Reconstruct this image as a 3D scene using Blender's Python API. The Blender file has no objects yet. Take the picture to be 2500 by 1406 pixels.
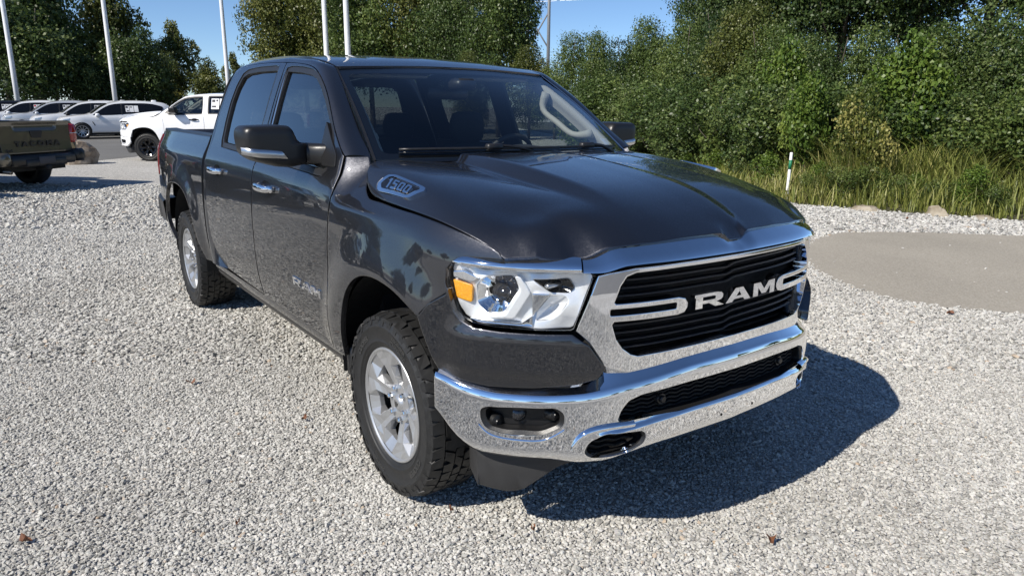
import bpy, math, random
import numpy as np
from mathutils import Vector, Matrix
from mathutils.geometry import delaunay_2d_cdt
R = math.radians
scene = bpy.context.scene
COL = scene.collection
# ------------------------------------------------------------------ camera
cam_d = bpy.data.cameras.new('camera')
cam = bpy.data.objects.new('camera', cam_d)
COL.objects.link(cam)
scene.camera = cam
cam_d.sensor_fit = 'HORIZONTAL'
cam_d.sensor_width = 36.0
cam_d.lens = 36.0 * 1749.502 / 2500.0
cam_d.clip_start = 0.05
cam_d.clip_end = 2000.0
def aim_camera(o, yaw, pitch, roll, loc):
    cy, sy, cp, sp = math.cos(yaw), math.sin(yaw), math.cos(pitch), math.sin(pitch)
    d = Vector((cy * cp, sy * cp, sp))
    r = Vector((sy, -cy, 0.0))
    u = r.cross(d)
    c, s = math.cos(roll), math.sin(roll)
    r2 = c * r + s * u
    u2 = -s * r + c * u
    m = Matrix((r2, u2, -d)).transposed().to_4x4()
    m.translation = Vector(loc)
    o.matrix_world = m
aim_camera(cam, R(144.0118), R(-14.2092), R(0.46006), (2.62254, -2.24003, 1.65120))
# ------------------------------------------------------------------ sky, sun, exposure
SUN_TRAVEL = Vector((-0.09, 1.12, -1.0)).normalized()
to_sun = -SUN_TRAVEL
sun_elev = math.asin(to_sun.z)
sun_az = math.atan2(to_sun.x, to_sun.y)          # clockwise from +Y
world = bpy.data.worlds.new('World')
scene.world = world
world.use_nodes = True
wn = world.node_tree
wn.nodes.clear()
sky = wn.nodes.new('ShaderNodeTexSky')
sky.sky_type = 'NISHITA'
sky.sun_disc = False
sky.sun_elevation = sun_elev
sky.sun_rotation = sun_az
sky.air_density = 0.7
sky.dust_density = 0.0
sky.ozone_density = 6.0
bg = wn.nodes.new('ShaderNodeBackground')
bg.inputs['Strength'].default_value = 0.104
wo = wn.nodes.new('ShaderNodeOutputWorld')
wn.links.new(sky.outputs[0], bg.inputs[0])
wn.links.new(bg.outputs[0], wo.inputs[0])
sun_d = bpy.data.lights.new('sun', 'SUN')
sun_d.energy = 5.0
sun_d.angle = R(0.53)
sun_d.color = (1.0, 0.94, 0.85)
sun = bpy.data.objects.new('sun', sun_d)
COL.objects.link(sun)
sun.rotation_euler = SUN_TRAVEL.to_track_quat('-Z', 'Y').to_euler()
sun.location = (0, -20, 20)
scene.view_settings.view_transform = 'Standard'
scene.view_settings.look = 'None'
scene.view_settings.exposure = 0.32
scene.view_settings.gamma = 1.0
scene.view_settings.use_curve_mapping = False
scene.render.engine = 'CYCLES'
scene.cycles.max_bounces = 10
scene.cycles.transparent_max_bounces = 16
scene.cycles.use_denoising = True
scene.cycles.sample_clamp_indirect = 6.0
random.seed(7)
RNG = np.random.default_rng(7)
# ------------------------------------------------------------------ small maths helpers
def spl(xs, ys):
    xs = np.array(xs, float); ys = np.array(ys, float); n = len(xs); h = np.diff(xs)
    A = np.zeros((n, n)); b = np.zeros(n); A[0, 0] = A[-1, -1] = 1
    for i in range(1, n - 1):
        A[i, i-1] = h[i-1]; A[i, i] = 2*(h[i-1]+h[i]); A[i, i+1] = h[i]
        b[i] = 3*((ys[i+1]-ys[i])/h[i]-(ys[i]-ys[i-1])/h[i-1])
    c = np.linalg.solve(A, b); a = ys[:-1]; bb = (ys[1:]-ys[:-1])/h-h*(2*c[:-1]+c[1:])/3; d = (c[1:]-c[:-1])/(3*h)
    s0 = bb[0]; sN = bb[-1]+2*c[-2]*h[-1]+3*d[-1]*h[-1]**2
    def F(x):
        x = np.asarray(x, float); i = np.clip(np.searchsorted(xs, x)-1, 0, n-2); t = x-xs[i]
        r = a[i]+bb[i]*t+c[i]*t**2+d[i]*t**3
        r = np.where(x < xs[0], ys[0]+s0*(x-xs[0]), r)
        return np.where(x > xs[-1], ys[-1]+sN*(x-xs[-1]), r)
    return F
def sstep(a, b, x):
    t = np.clip((np.asarray(x, float)-a)/(b-a), 0, 1); return t*t*(3-2*t)
def curve(pts, n=24):
    """smooth curve through points (chord-length spline), any dimension"""
    p = np.array(pts, float); d = np.r_[0, np.cumsum(np.linalg.norm(np.diff(p, axis=0), axis=1))]
    t = np.linspace(0, d[-1], n)
    return np.stack([spl(d, p[:, k])(t) for k in range(p.shape[1])], 1)
def rpoly(pts, r=0.02, seg=4):
    """closed polygon with rounded corners; a point may carry its own radius as third value"""
    out = []; n = len(pts)
    for i in range(n):
        p = np.array(pts[i][:2], float); a = np.array(pts[i-1][:2], float); b = np.array(pts[(i+1) % n][:2], float)
        rr = pts[i][2] if len(pts[i]) > 2 else r
        la, lb = np.linalg.norm(a-p), np.linalg.norm(b-p)
        k = min(rr, .45*la, .45*lb)
        if k < 1e-4: out.append(p); continue
        p0 = p+(a-p)/la*k; p1 = p+(b-p)/lb*k
        for j in range(seg+1):
            t = j/seg; out.append((1-t)**2*p0+2*t*(1-t)*p+t*t*p1)
    return np.array(out)
def resample(P, step):
    P = np.asarray(P, float); out = []
    n = len(P)
    for i in range(n):
        a, b = P[i], P[(i+1) % n]; L = np.linalg.norm(b-a)
        if L < 1e-6: continue
        k = max(1, int(math.ceil(L/step)))
        for j in range(k): out.append(a+(b-a)*j/k)
    return np.array(out)
def area2(P): return .5*np.sum(P[:, 0]*np.roll(P[:, 1], -1)-np.roll(P[:, 0], -1)*P[:, 1])
def inside(P, Q):
    x, y = Q[:, 0], Q[:, 1]; r = np.zeros(len(Q), bool); n = len(P)
    for i in range(n):
        x0, y0 = P[i]; x1, y1 = P[(i+1) % n]
        if y0 == y1: continue
        c = ((y0 > y) != (y1 > y)) & (x < (x1-x0)*(y-y0)/(y1-y0)+x0); r ^= c
    return r
def segdist(P, Q):
    A = P; B = np.roll(P, -1, 0); D = B-A; L = np.maximum((D*D).sum(1), 1e-12); best = np.full(len(Q), 9e9)
    for a, d, l in zip(A, D, L):
        t = np.clip(((Q-a)@d)/l, 0, 1); e = Q-(a+t[:, None]*d); best = np.minimum(best, (e*e).sum(1))
    return np.sqrt(best)
# ------------------------------------------------------------------ objects
def prop(o, label=None, cat=None, group=None, kind=None):
    if label: o['label'] = label
    if cat: o['category'] = cat
    if group: o['group'] = group
    if kind: o['kind'] = kind
    return o
def empty(name, loc=(0, 0, 0), rz=0.0):
    o = bpy.data.objects.new(name, None); COL.objects.link(o); o.empty_display_size = .2
    o.location = loc; o.rotation_euler = (0, 0, rz); return o
def link(name, me, parent=None):
    o = bpy.data.objects.new(name, me); COL.objects.link(o)
    if parent: o.parent = parent
    return o
def mesh(name, V, F, mat, parent=None, smooth=True, normals=None, sharp=None, link_it=True):
    me = bpy.data.meshes.new(name)
    me.from_pydata([tuple(map(float, v)) for v in V], [], [tuple(map(int, f)) for f in F])
    if mat is not None: me.materials.append(mat)
    me.polygons.foreach_set('use_smooth', [bool(smooth)]*len(me.polygons))
    me.update()
    if normals is not None: me.normals_split_custom_set_from_vertices([tuple(map(float, n)) for n in normals])
    elif smooth and sharp: me.set_sharp_from_angle(angle=sharp)
    return link(name, me, parent) if link_it else me
def copy_tree(o, parent=None):
    c = o.copy(); COL.objects.link(c); c.parent = parent
    for ch in list(o.children): copy_tree(ch, c)
    return c
def join(parts):
    """list of (V,F) -> one (V,F)"""
    V, F, k = [], [], 0
    for v, f in parts:
        V += [tuple(p) for p in v]; F += [tuple(i+k for i in q) for q in f]; k += len(v)
    return V, F
def box(x0, x1, y0, y1, z0, z1):
    V = [(x, y, z) for x in (x0, x1) for y in (y0, y1) for z in (z0, z1)]
    return V, [(0, 1, 3, 2), (4, 6, 7, 5), (0, 4, 5, 1), (2, 3, 7, 6), (0, 2, 6, 4), (1, 5, 7, 3)]
def rbox(x0, x1, y0, y1, z0, z1, b=.01):
    """box with chamfered edges"""
    V = []; 
    cx, cy, cz = (x0+x1)/2, (y0+y1)/2, (z0+z1)/2; hx, hy, hz = abs(x1-x0)/2, abs(y1-y0)/2, abs(z1-z0)/2
    b = min(b, .49*min(hx, hy, hz)*2)
    F = []
    idx = {}
    for sx in (-1, 1):
        for sy in (-1, 1):
            for sz in (-1, 1):
                for k in range(3):
                    p = [sx*(hx-b), sy*(hy-b), sz*(hz-b)]; p[k] += (sx, sy, sz)[k]*b
                    idx[(sx, sy, sz, k)] = len(V); V.append((cx+p[0], cy+p[1], cz+p[2]))
    g = lambda a, b_, c, k: idx[(a, b_, c, k)]
    for s in (-1, 1):
        F += [(g(s,-1,-1,0), g(s,1,-1,0), g(s,1,1,0), g(s,-1,1,0)), (g(-1,s,-1,1), g(1,s,-1,1), g(1,s,1,1), g(-1,s,1,1)), (g(-1,-1,s,2), g(1,-1,s,2), g(1,1,s,2), g(-1,1,s,2))]
        for t in (-1, 1):
            F += [(g(s,t,-1,0), g(s,t,1,0), g(s,t,1,1), g(s,t,-1,1)), (g(s,-1,t,0), g(s,1,t,0), g(s,1,t,2), g(s,-1,t,2)), (g(-1,s,t,1), g(1,s,t,1), g(1,s,t,2), g(-1,s,t,2))]
            for u in (-1, 1): F.append((g(s,t,u,0), g(s,t,u,1), g(s,t,u,2)))
    V_ = np.array(V); c = np.array((cx, cy, cz)); G = []
    for f in F:
        q = V_[list(f)]; n = np.cross(q[1]-q[0], q[2]-q[0])
        G.append(f if n@(q.mean(0)-c) > 0 else f[::-1])
    return V, G
def tube(path, r, seg=8, cap=True, closed=False):
    P = np.asarray(path, float); n = len(P); V = []; F = []
    rr = np.broadcast_to(np.asarray(r, float), (n,))
    T = np.gradient(P, axis=0) if not closed else (np.roll(P, -1, 0)-np.roll(P, 1, 0))
    ref = np.array((0, 0, 1.)) if abs(T[0][2])/np.linalg.norm(T[0]) < .9 else np.array((1., 0, 0))
    for p, t, q in zip(P, T, rr):
        t = t/np.linalg.norm(t); u = np.cross(ref, t); u /= np.linalg.norm(u); w = np.cross(t, u); ref = w
        for k in range(seg):
            a = 2*math.pi*k/seg; V.append(p+q*(math.cos(a)*u+math.sin(a)*w))
    m = n if closed else n-1
    for i in range(m):
        for k in range(seg):
            a, b = i*seg+k, i*seg+(k+1) % seg; c, d = ((i+1) % n)*seg+(k+1) % seg, ((i+1) % n)*seg+k
            F.append((a, b, c, d))
    if cap and not closed: F += [tuple(range(seg))[::-1], tuple((n-1)*seg+k for k in range(seg))]
    return V, F
def grid(rows, closed_u=False, flip=False):
    """rows: list of equally long point lists -> quads"""
    Rr = [np.asarray(r, float) for r in rows]; n = len(Rr[0]); V = [tuple(p) for r in Rr for p in r]; F = []
    for i in range(len(Rr)-1):
        for k in range(n if closed_u else n-1):
            q = (i*n+k, i*n+(k+1) % n, (i+1)*n+(k+1) % n, (i+1)*n+k); F.append(q[::-1] if flip else q)
    return V, F
def lathe(prof, seg=48, axis='y', c=(0, 0, 0)):
    """prof: (radius, axial) pairs, revolved about axis through c"""
    rows = []
    for r, a in prof:
        th = np.arange(seg)*2*math.pi/seg
        if axis == 'y': rows.append(np.stack([c[0]+r*np.cos(th), np.full(seg, c[1]+a), c[2]+r*np.sin(th)], 1))
        elif axis == 'z': rows.append(np.stack([c[0]+r*np.cos(th), c[1]+r*np.sin(th), np.full(seg, c[2]+a)], 1))
        else: rows.append(np.stack([np.full(seg, c[0]+a), c[1]+r*np.cos(th), c[2]+r*np.sin(th)], 1))
    return grid(rows, True)
def prism(poly, mapf, depth):
    """flat letter/plate: 2-D polygon (may be concave) extruded; mapf(u,v,d)->xyz"""
    P = np.asarray(poly, float)
    if area2(P) < 0: P = P[::-1]
    n = len(P); V = [mapf(u, v, depth) for u, v in P]+[mapf(u, v, 0) for u, v in P]
    r = delaunay_2d_cdt([Vector(p) for p in P], [(i, (i+1) % n) for i in range(n)], [], 1, 1e-6)
    F = []
    if len(r[0]) == n:
        om = [o[0] for o in r[3]]
        F = [tuple(om[i] for i in f) for f in r[2]]
    F += [(i, i+n, (i+1) % n+n, (i+1) % n) for i in range(n)]
    return V, F
def panel(outline, fm, step=.05, holes=(), rim=.018, edge=.005, mirror=False, flip=False, bstep=None):
    """surface patch: 2-D outline (u,v) with holes, mapped to 3-D by fm; analytic normals, returned edges roll inward.
       returns V,F,N"""
    loops = []
    bstep = bstep or min(step, max(.018, step*.45))
    O = resample(outline, bstep)
    if area2(O) < 0: O = O[::-1]
    loops.append(O)
    for h in holes:
        H = resample(h, bstep)
        if area2(H) > 0: H = H[::-1]
        loops.append(H)
    pts = []; edges = []; inn = []
    for L in loops:
        n = len(L); k = len(pts)
        d = np.roll(L, -1, 0)-L; d /= np.linalg.norm(d, axis=1)[:, None]
        nl = np.stack([-d[:, 1], d[:, 0]], 1); nv = nl+np.roll(nl, 1, 0); nv /= np.maximum(np.linalg.norm(nv, axis=1), .3)[:, None]
        inn.append(nv)
        pts += list(L); edges += [(k+i, k+(i+1) % n) for i in range(n)]
    nb = len(pts)
    B = np.array(pts)
    def ok(Q, m):
        g = inside(loops[0], Q)
        for H in loops[1:]: g &= ~inside(H, Q)
        for L in loops: g &= segdist(L, Q) > m
        return Q[g]
    ring = np.concatenate([L+v*edge for L, v in zip(loops, inn)]); ring = ok(ring, edge*.6)
    x0, y0 = O.min(0); x1, y1 = O.max(0)
    gx, gy = np.meshgrid(np.arange(x0+step/2, x1, step), np.arange(y0+step/2, y1, step))
    gx = gx+(np.arange(gx.shape[0]) % 2)[:, None]*step*.5
    g = ok(np.stack([gx.ravel(), gy.ravel()], 1), max(step*.45, edge*1.7))
    allp = np.concatenate([B, ring, g]) if len(g) else np.concatenate([B, ring])
    r = delaunay_2d_cdt([Vector((float(p[0]), float(p[1]))) for p in allp], edges, [], 4 if len(loops) > 1 else 1, 1e-7)
    uv = np.array([(v.x, v.y) for v in r[0]]); tris = [tuple(f) for f in r[2]]
    cen = np.array([uv[list(f)].mean(0) for f in tris]); keep = inside(loops[0], cen)
    for H in loops[1:]: keep &= ~inside(H, cen)
    tris = [f for f, q in zip(tris, keep) if q]
    def ev(q): return np.asarray(fm(q[:, 0], q[:, 1]), float)
    e = 1e-3
    def nrm(q):
        du = ev(q+[e, 0])-ev(q-[e, 0]); dv = ev(q+[0, e])-ev(q-[0, e]); N = np.cross(du, dv)
        return N/np.maximum(np.linalg.norm(N, axis=1), 1e-12)[:, None]
    P = ev(uv); N = nrm(uv)
    # soften the normals on the border vertices
    om = {}
    for j, o in enumerate(r[3]):
        for i in o:
            if i < nb: om[i] = j
    allin = np.concatenate(inn)
    V = list(P); NN = list(N)
    F = list(tris)
    outd = ev(B-allin*1e-3)-ev(B); outd /= np.maximum(np.linalg.norm(outd, axis=1), 1e-9)[:, None]
    for i, j in om.items():
        m = N[j]+.55*outd[i]; NN[j] = m/np.linalg.norm(m)
    if rim:
        PB = ev(B); NB = nrm(B); k0 = len(V)
        V += list(PB); NN += list(outd); k1 = len(V); V += list(PB-NB*rim); NN += list(outd)
        for a, b in edges: F.append((k0+a, k1+a, k1+b, k0+b))
    V = np.array(V); NN = np.array(NN)
    if flip: F = [f[::-1] for f in F]; NN = -NN
    if mirror:
        V = V*[1, -1, 1]; NN = NN*[1, -1, 1]; F = [f[::-1] for f in F]
    return V, F, NN
def panel_obj(name, outline, fm, mat, parent, **k):
    V, F, N = panel(outline, fm, **k)
    return mesh(name, V, F, mat, parent, normals=N)
def text_mesh(txt, size=1.0, extrude=.02, bold=0.0):
    """built-in font -> (V,F), baseline at origin, x right, y up, z out, centred in x"""
    cu = bpy.data.curves.new('txt', 'FONT'); cu.body = txt; cu.size = size; cu.extrude = extrude; cu.offset = bold
    cu.align_x = 'CENTER'; cu.resolution_u = 3
    o = bpy.data.objects.new('txt', cu); COL.objects.link(o)
    dg = bpy.context.evaluated_depsgraph_get(); ev = o.evaluated_get(dg); me = ev.to_mesh()
    V = [tuple(v.co) for v in me.vertices]; F = [tuple(p.vertices) for p in me.polygons]
    ev.to_mesh_clear(); bpy.data.objects.remove(o); bpy.data.curves.remove(cu)
    return V, F
# ------------------------------------------------------------------ materials
def nmat(name):
    m = bpy.data.materials.new(name); m.use_nodes = True; nt = m.node_tree
    return m, nt, nt.nodes['Principled BSDF'], nt.nodes, nt.links
def setp(b, **k):
    for key, v in k.items():
        key = key.replace('_', ' ')
        if isinstance(v, tuple) and len(v) == 3: v = (*v, 1.0)
        b.inputs[key].default_value = v
def simple(name, col, rough=.5, metal=0.0, var=.12, scale=40.0, bump=0.0, coat=0.0, spec=.5, **k):
    """principled with a fine procedural colour / gloss variation so that no surface is perfectly even"""
    m, nt, b, N, L = nmat(name)
    setp(b, Base_Color=col, Roughness=rough, Metallic=metal, Coat_Weight=coat, Specular_IOR_Level=spec)
    for key, v in k.items(): b.inputs[key.replace('_', ' ')].default_value = v
    tc = N.new('ShaderNodeTexCoord'); nz = N.new('ShaderNodeTexNoise')
    nz.inputs['Scale'].default_value = scale; nz.inputs['Detail'].default_value = 6
    L.new(tc.outputs['Object'], nz.inputs['Vector'])
    if var:
        mx = N.new('ShaderNodeMix'); mx.data_type = 'RGBA'
        mx.inputs[6].default_value = (*[c*(1-var) for c in col], 1); mx.inputs[7].default_value = (*[min(1, c*(1+var)) for c in col], 1)
        L.new(nz.outputs['Fac'], mx.inputs[0]); L.new(mx.outputs[2], b.inputs['Base Color'])
        mr = N.new('ShaderNodeMapRange'); mr.inputs[3].default_value = max(0, rough*(1-var)); mr.inputs[4].default_value = min(1, rough*(1+var))
        L.new(nz.outputs['Fac'], mr.inputs[0]); L.new(mr.outputs[0], b.inputs['Roughness'])
    if bump:
        bp = N.new('ShaderNodeBump'); bp.inputs['Strength'].default_value = bump; bp.inputs['Distance'].default_value = .01
        L.new(nz.outputs['Fac'], bp.inputs['Height']); L.new(bp.outputs[0], b.inputs['Normal'])
    return m
def paint(name, col, metal=.75, rough=.36, flake=True, coat=1.0, dust=.04):
    m, nt, b, N, L = nmat(name)
    setp(b, Base_Color=col, Roughness=rough, Metallic=metal, Coat_Weight=coat, Coat_Roughness=.018, Coat_IOR=1.7, Specular_IOR_Level=.5)
    tc = N.new('ShaderNodeTexCoord')
    if flake:
        v = N.new('ShaderNodeTexVoronoi'); v.inputs['Scale'].default_value = 420
        L.new(tc.outputs['Object'], v.inputs['Vector'])
        nm = N.new('ShaderNodeMix'); nm.data_type = 'VECTOR'; nm.inputs[0].default_value = .13
        g = N.new('ShaderNodeNewGeometry'); sub = N.new('ShaderNodeVectorMath'); sub.operation = 'SUBTRACT'; sub.inputs[1].default_value = (.5, .5, .5)
        L.new(v.outputs['Color'], sub.inputs[0]); L.new(g.outputs['Normal'], nm.inputs[4])
        ad = N.new('ShaderNodeVectorMath'); ad.operation = 'ADD'; L.new(sub.outputs[0], ad.inputs[0]); L.new(g.outputs['Normal'], ad.inputs[1])
        L.new(ad.outputs[0], nm.inputs[5]); nn = N.new('ShaderNodeVectorMath'); nn.operation = 'NORMALIZE'
        L.new(nm.outputs[1], nn.inputs[0]); L.new(nn.outputs[0], b.inputs['Normal'])
        L.new(g.outputs['Normal'], b.inputs['Coat Normal'])
    # thin uneven dust film
    nz = N.new('ShaderNodeTexNoise'); nz.inputs['Scale'].default_value = 7; nz.inputs['Detail'].default_value = 8
    L.new(tc.outputs['Object'], nz.inputs['Vector'])
    mr = N.new('ShaderNodeMapRange'); mr.inputs[1].default_value = .45; mr.inputs[2].default_value = .8; mr.inputs[3].default_value = .012; mr.inputs[4].default_value = .012+dust
    L.new(nz.outputs['Fac'], mr.inputs[0]); L.new(mr.outputs[0], b.inputs['Coat Roughness'])
    return m
def glass(name, tint, ior=1.5, rough=.0, boost=1.6):
    """thin automotive glass: tinted see-through plus fresnel reflection"""
    m = bpy.data.materials.new(name); m.use_nodes = True; nt = m.node_tree; N, L = nt.nodes, nt.links; N.clear()
    out = N.new('ShaderNodeOutputMaterial'); mix = N.new('ShaderNodeMixShader'); tr = N.new('ShaderNodeBsdfTransparent'); gl = N.new('ShaderNodeBsdfGlossy')
    tr.inputs[0].default_value = (*tint, 1); gl.inputs['Roughness'].default_value = rough; gl.inputs[0].default_value = (1, 1, 1, 1)
    # Schlick reflectance, the same from both sides of the pane
    g = N.new('ShaderNodeNewGeometry'); dp = N.new('ShaderNodeVectorMath'); dp.operation = 'DOT_PRODUCT'; L.new(g.outputs['Incoming'], dp.inputs[0]); L.new(g.outputs['Normal'], dp.inputs[1])
    a1 = N.new('ShaderNodeMath'); a1.operation = 'ABSOLUTE'; L.new(dp.outputs['Value'], a1.inputs[0])
    a2 = N.new('ShaderNodeMath'); a2.operation = 'SUBTRACT'; a2.inputs[0].default_value = 1.0; a2.use_clamp = True; L.new(a1.outputs[0], a2.inputs[1])
    a3 = N.new('ShaderNodeMath'); a3.operation = 'POWER'; a3.inputs[1].default_value = 5.0; L.new(a2.outputs[0], a3.inputs[0])
    f0 = ((ior-1)/(ior+1))**2
    fr = N.new('ShaderNodeMath'); fr.operation = 'MULTIPLY_ADD'; fr.inputs[1].default_value = 1-f0; fr.inputs[2].default_value = f0; L.new(a3.outputs[0], fr.inputs[0])
    ab = N.new('ShaderNodeMath'); ab.operation = 'MULTIPLY'; ab.inputs[1].default_value = boost; ab.use_clamp = True
    nz = N.new('ShaderNodeTexNoise'); nz.inputs['Scale'].default_value = 1.6; tc = N.new('ShaderNodeTexCoord'); L.new(tc.outputs['Object'], nz.inputs['Vector'])
    bp = N.new('ShaderNodeBump'); bp.inputs['Strength'].default_value = .02; bp.inputs['Distance'].default_value = .02
    L.new(nz.outputs['Fac'], bp.inputs['Height']); L.new(bp.outputs[0], gl.inputs['Normal'])
    L.new(fr.outputs[0], ab.inputs[0]); L.new(ab.outputs[0], mix.inputs[0]); L.new(tr.outputs[0], mix.inputs[1]); L.new(gl.outputs[0], mix.inputs[2]); L.new(mix.outputs[0], out.inputs[0])
    return m
M = {}
M['paint'] = paint('granite_metallic_paint', (.038, .0388, .044), metal=.90, rough=.40)
M['chrome'] = simple('chrome', (.88, .89, .91), .035, 1.0, var=.05, scale=30)
M['satin'] = simple('satin_silver', (.62, .63, .64), .28, 1.0, var=.05)
M['lamp_silver'] = simple('lamp_silver', (.82, .83, .84), .30, .45, var=.06, scale=120)
M['alloy'] = simple('alloy_silver_paint', (.52, .525, .53), .33, .75, var=.03)
M['black'] = simple('black_trim', (.014, .014, .015), .42, 0, var=.25)
M['gloss'] = simple('gloss_black', (.006, .006, .007), .12, 0, var=.1)
M['slat'] = simple('grille_slat_black', (.010, .010, .011), .30, 0, var=.15)
M['bowl'] = simple('reflector_bright', (.90, .91, .92), .07, 1.0, var=.08, scale=90)
M['plastic'] = simple('textured_black_plastic', (.011, .011, .0115), .36, 0, var=.2, scale=300, bump=.06)
M['dam'] = simple('grey_black_plastic', (.030, .030, .031), .55, 0, var=.3, scale=20, bump=.03)
M['letter'] = simple('tyre_lettering', (.034, .034, .033), .5)
M['rubber'] = simple('tyre_rubber', (.0125, .0125, .0125), .55, 0, var=.35, scale=25, bump=.05)
M['well'] = simple('liner_black', (.008, .008, .008), .8, 0, var=.3)
M['under'] = simple('underbody_black', (.010, .010, .010), .7, 0, var=.4, scale=8)
M['disc'] = simple('brake_steel', (.22, .21, .20), .4, 1.0, var=.3, scale=60)
M['glass_side'] = glass('tinted_side_glass', (.08, .09, .09), 1.55, boost=1.7)
M['glass_front'] = glass('front_side_glass', (.42, .47, .47), 1.55, boost=1.7)
M['glass_ws'] = glass('windshield_glass', (.74, .79, .79), 1.52, boost=1.5)
M['lamp_glass'] = simple('dark_lamp_glass', (.05, .05, .055), .05, .6, var=.2)
M['glass_lens'] = glass('clear_lens', (.97, .98, .985), 1.42, boost=.9)
M['amber'] = simple('amber_reflector', (.95, .32, .012), .25, 0, var=.5, scale=160, coat=.8)
M['red'] = simple('red_lens', (.35, .006, .008), .12, 0, var=.2, coat=1.0)
M['dash'] = simple('dark_dash', (.026, .027, .028), .6, 0, var=.2, scale=150)
M['seat'] = simple('black_cloth', (.012, .0125, .014), .85, 0, var=.4, scale=250, bump=.1)
M['cream'] = simple('beige_trim', (.40, .385, .345), .7, 0, var=.06, scale=90)
M['liner'] = simple('headliner_grey', (.34, .33, .31), .9, 0, var=.06)
M['white_paint'] = paint('white_car_paint', (.84, .845, .85), metal=.0, rough=.4, flake=False)
M['silver_paint'] = paint('silver_white_car_paint', (.62, .64, .66), metal=.25, rough=.35, flake=False)
M['bronze_paint'] = paint('bronze_car_paint', (.100, .085, .056), metal=.4, rough=.42, flake=False)
M['black_paint'] = paint('black_car_paint', (.012, .012, .014), metal=.3, rough=.35, flake=False)
M['blue_paint'] = paint('dark_blue_car_paint', (.014, .02, .04), metal=.4, rough=.35, flake=False)
M['paper'] = simple('white_paper', (.80, .80, .80), .7, 0, var=.03)
M['ink'] = simple('dark_print', (.06, .06, .07), .7)
M['redink'] = simple('red_print', (.45, .05, .07), .7)
M['pole'] = simple('white_pole_paint', (.78, .79, .80), .35, 0, var=.05, scale=5)
M['green_tape'] = simple('green_band', (.01, .17, .075), .5)
M['white_plastic'] = simple('white_plastic', (.8, .8, .78), .4)
M['steel'] = simple('weathered_steel', (.16, .17, .18), .6, .3, var=.2, scale=3)
M['wire'] = simple('aluminium_wire', (.70, .72, .74), .4, .6, var=.1)
# ================================================================== the pickup truck (x forward, y to its left, ground z=0, origin under the front axle)
_prof = spl([.36,.46,.54,.62,.70,.80,.92,1.05,1.16,1.24,1.29,1.34,1.39,1.44,1.50,1.60,1.74,1.86,1.91,1.94],
            [.940,.962,.978,.994,1.004,1.009,1.011,1.010,1.004,.995,.981,.956,.932,.912,.890,.855,.803,.752,.718,.680])
_sh = spl([-.7,-.45,-.2,0,.3,.6], [0,.018,.05,.075,.095,.11])
XR = -3.672                                            # rear axle
def flare(x, z, xc, zc, Rr, a):
    r = np.hypot(x-xc, z-zc); return a*(1-sstep(Rr+.0, Rr+.24, r))
def ys(x, z):
    """half width of the body side"""
    x = np.asarray(x, float); z = np.asarray(z, float)
    y = _prof(z+np.where(x > -.7, _sh(np.clip(x, -.7, .6)), 0)*sstep(.8, 1.1, z))
    w = 1-sstep(1.1, 1.3, z)
    y = y+w*flare(x, z, 0., .46, .50, .034)+w*flare(x, z, XR+.02, .49, .53, .034)
    y = y-.075*np.clip((x-.25)/.35, 0, 3)**2-.06*np.clip((-3.9-x)/.9, 0, 2)**2
    y = y-.7*np.maximum(z-1.22, 0)*sstep(-.55, -.38, x)*(1-.7*sstep(-.15, .15, x))*(x > -.6)
    return y
def side(off=0.0):
    def f(u, v): return np.stack([u, -(ys(u, v)+off), v], -1)
    return f
# hood height field
_hx = [-.45,-.30,0,.25,.45,.60,.72,.82,.90,.97]
_hy = [0,.20,.36,.48,.62,.75,.84,.885,.915,.95]
_hz = np.array([
 [1.410,1.408,1.404,1.402,1.406,1.408,1.398,1.372,1.335,1.280],
 [1.399,1.398,1.395,1.394,1.400,1.404,1.390,1.362,1.318,1.250],
 [1.380,1.379,1.376,1.375,1.379,1.376,1.362,1.336,1.303,1.256],
 [1.356,1.355,1.352,1.350,1.348,1.337,1.322,1.302,1.280,1.249],
 [1.343,1.342,1.338,1.332,1.318,1.292,1.276,1.260,1.245,1.222],
 [1.332,1.330,1.326,1.316,1.290,1.254,1.230,1.208,1.189,1.162],
 [1.312,1.309,1.304,1.292,1.259,1.211,1.153,1.118,1.094,1.064],
 [1.278,1.274,1.268,1.249,1.183,1.108,1.057,1.025,1.004,.972],
 [1.236,1.231,1.221,1.202,1.134,1.052,.992,.960,.938,.906],
 [1.196,1.190,1.176,1.150,1.072,.985,.925,.893,.872,.841]])
_dome = spl([-.45,-.30,0,.25,.45,.60,.72,.80], [.030,.035,.042,.042,.030,.016,.005,.0])
_hrows = [spl(_hy, r) for r in _hz]
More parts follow.
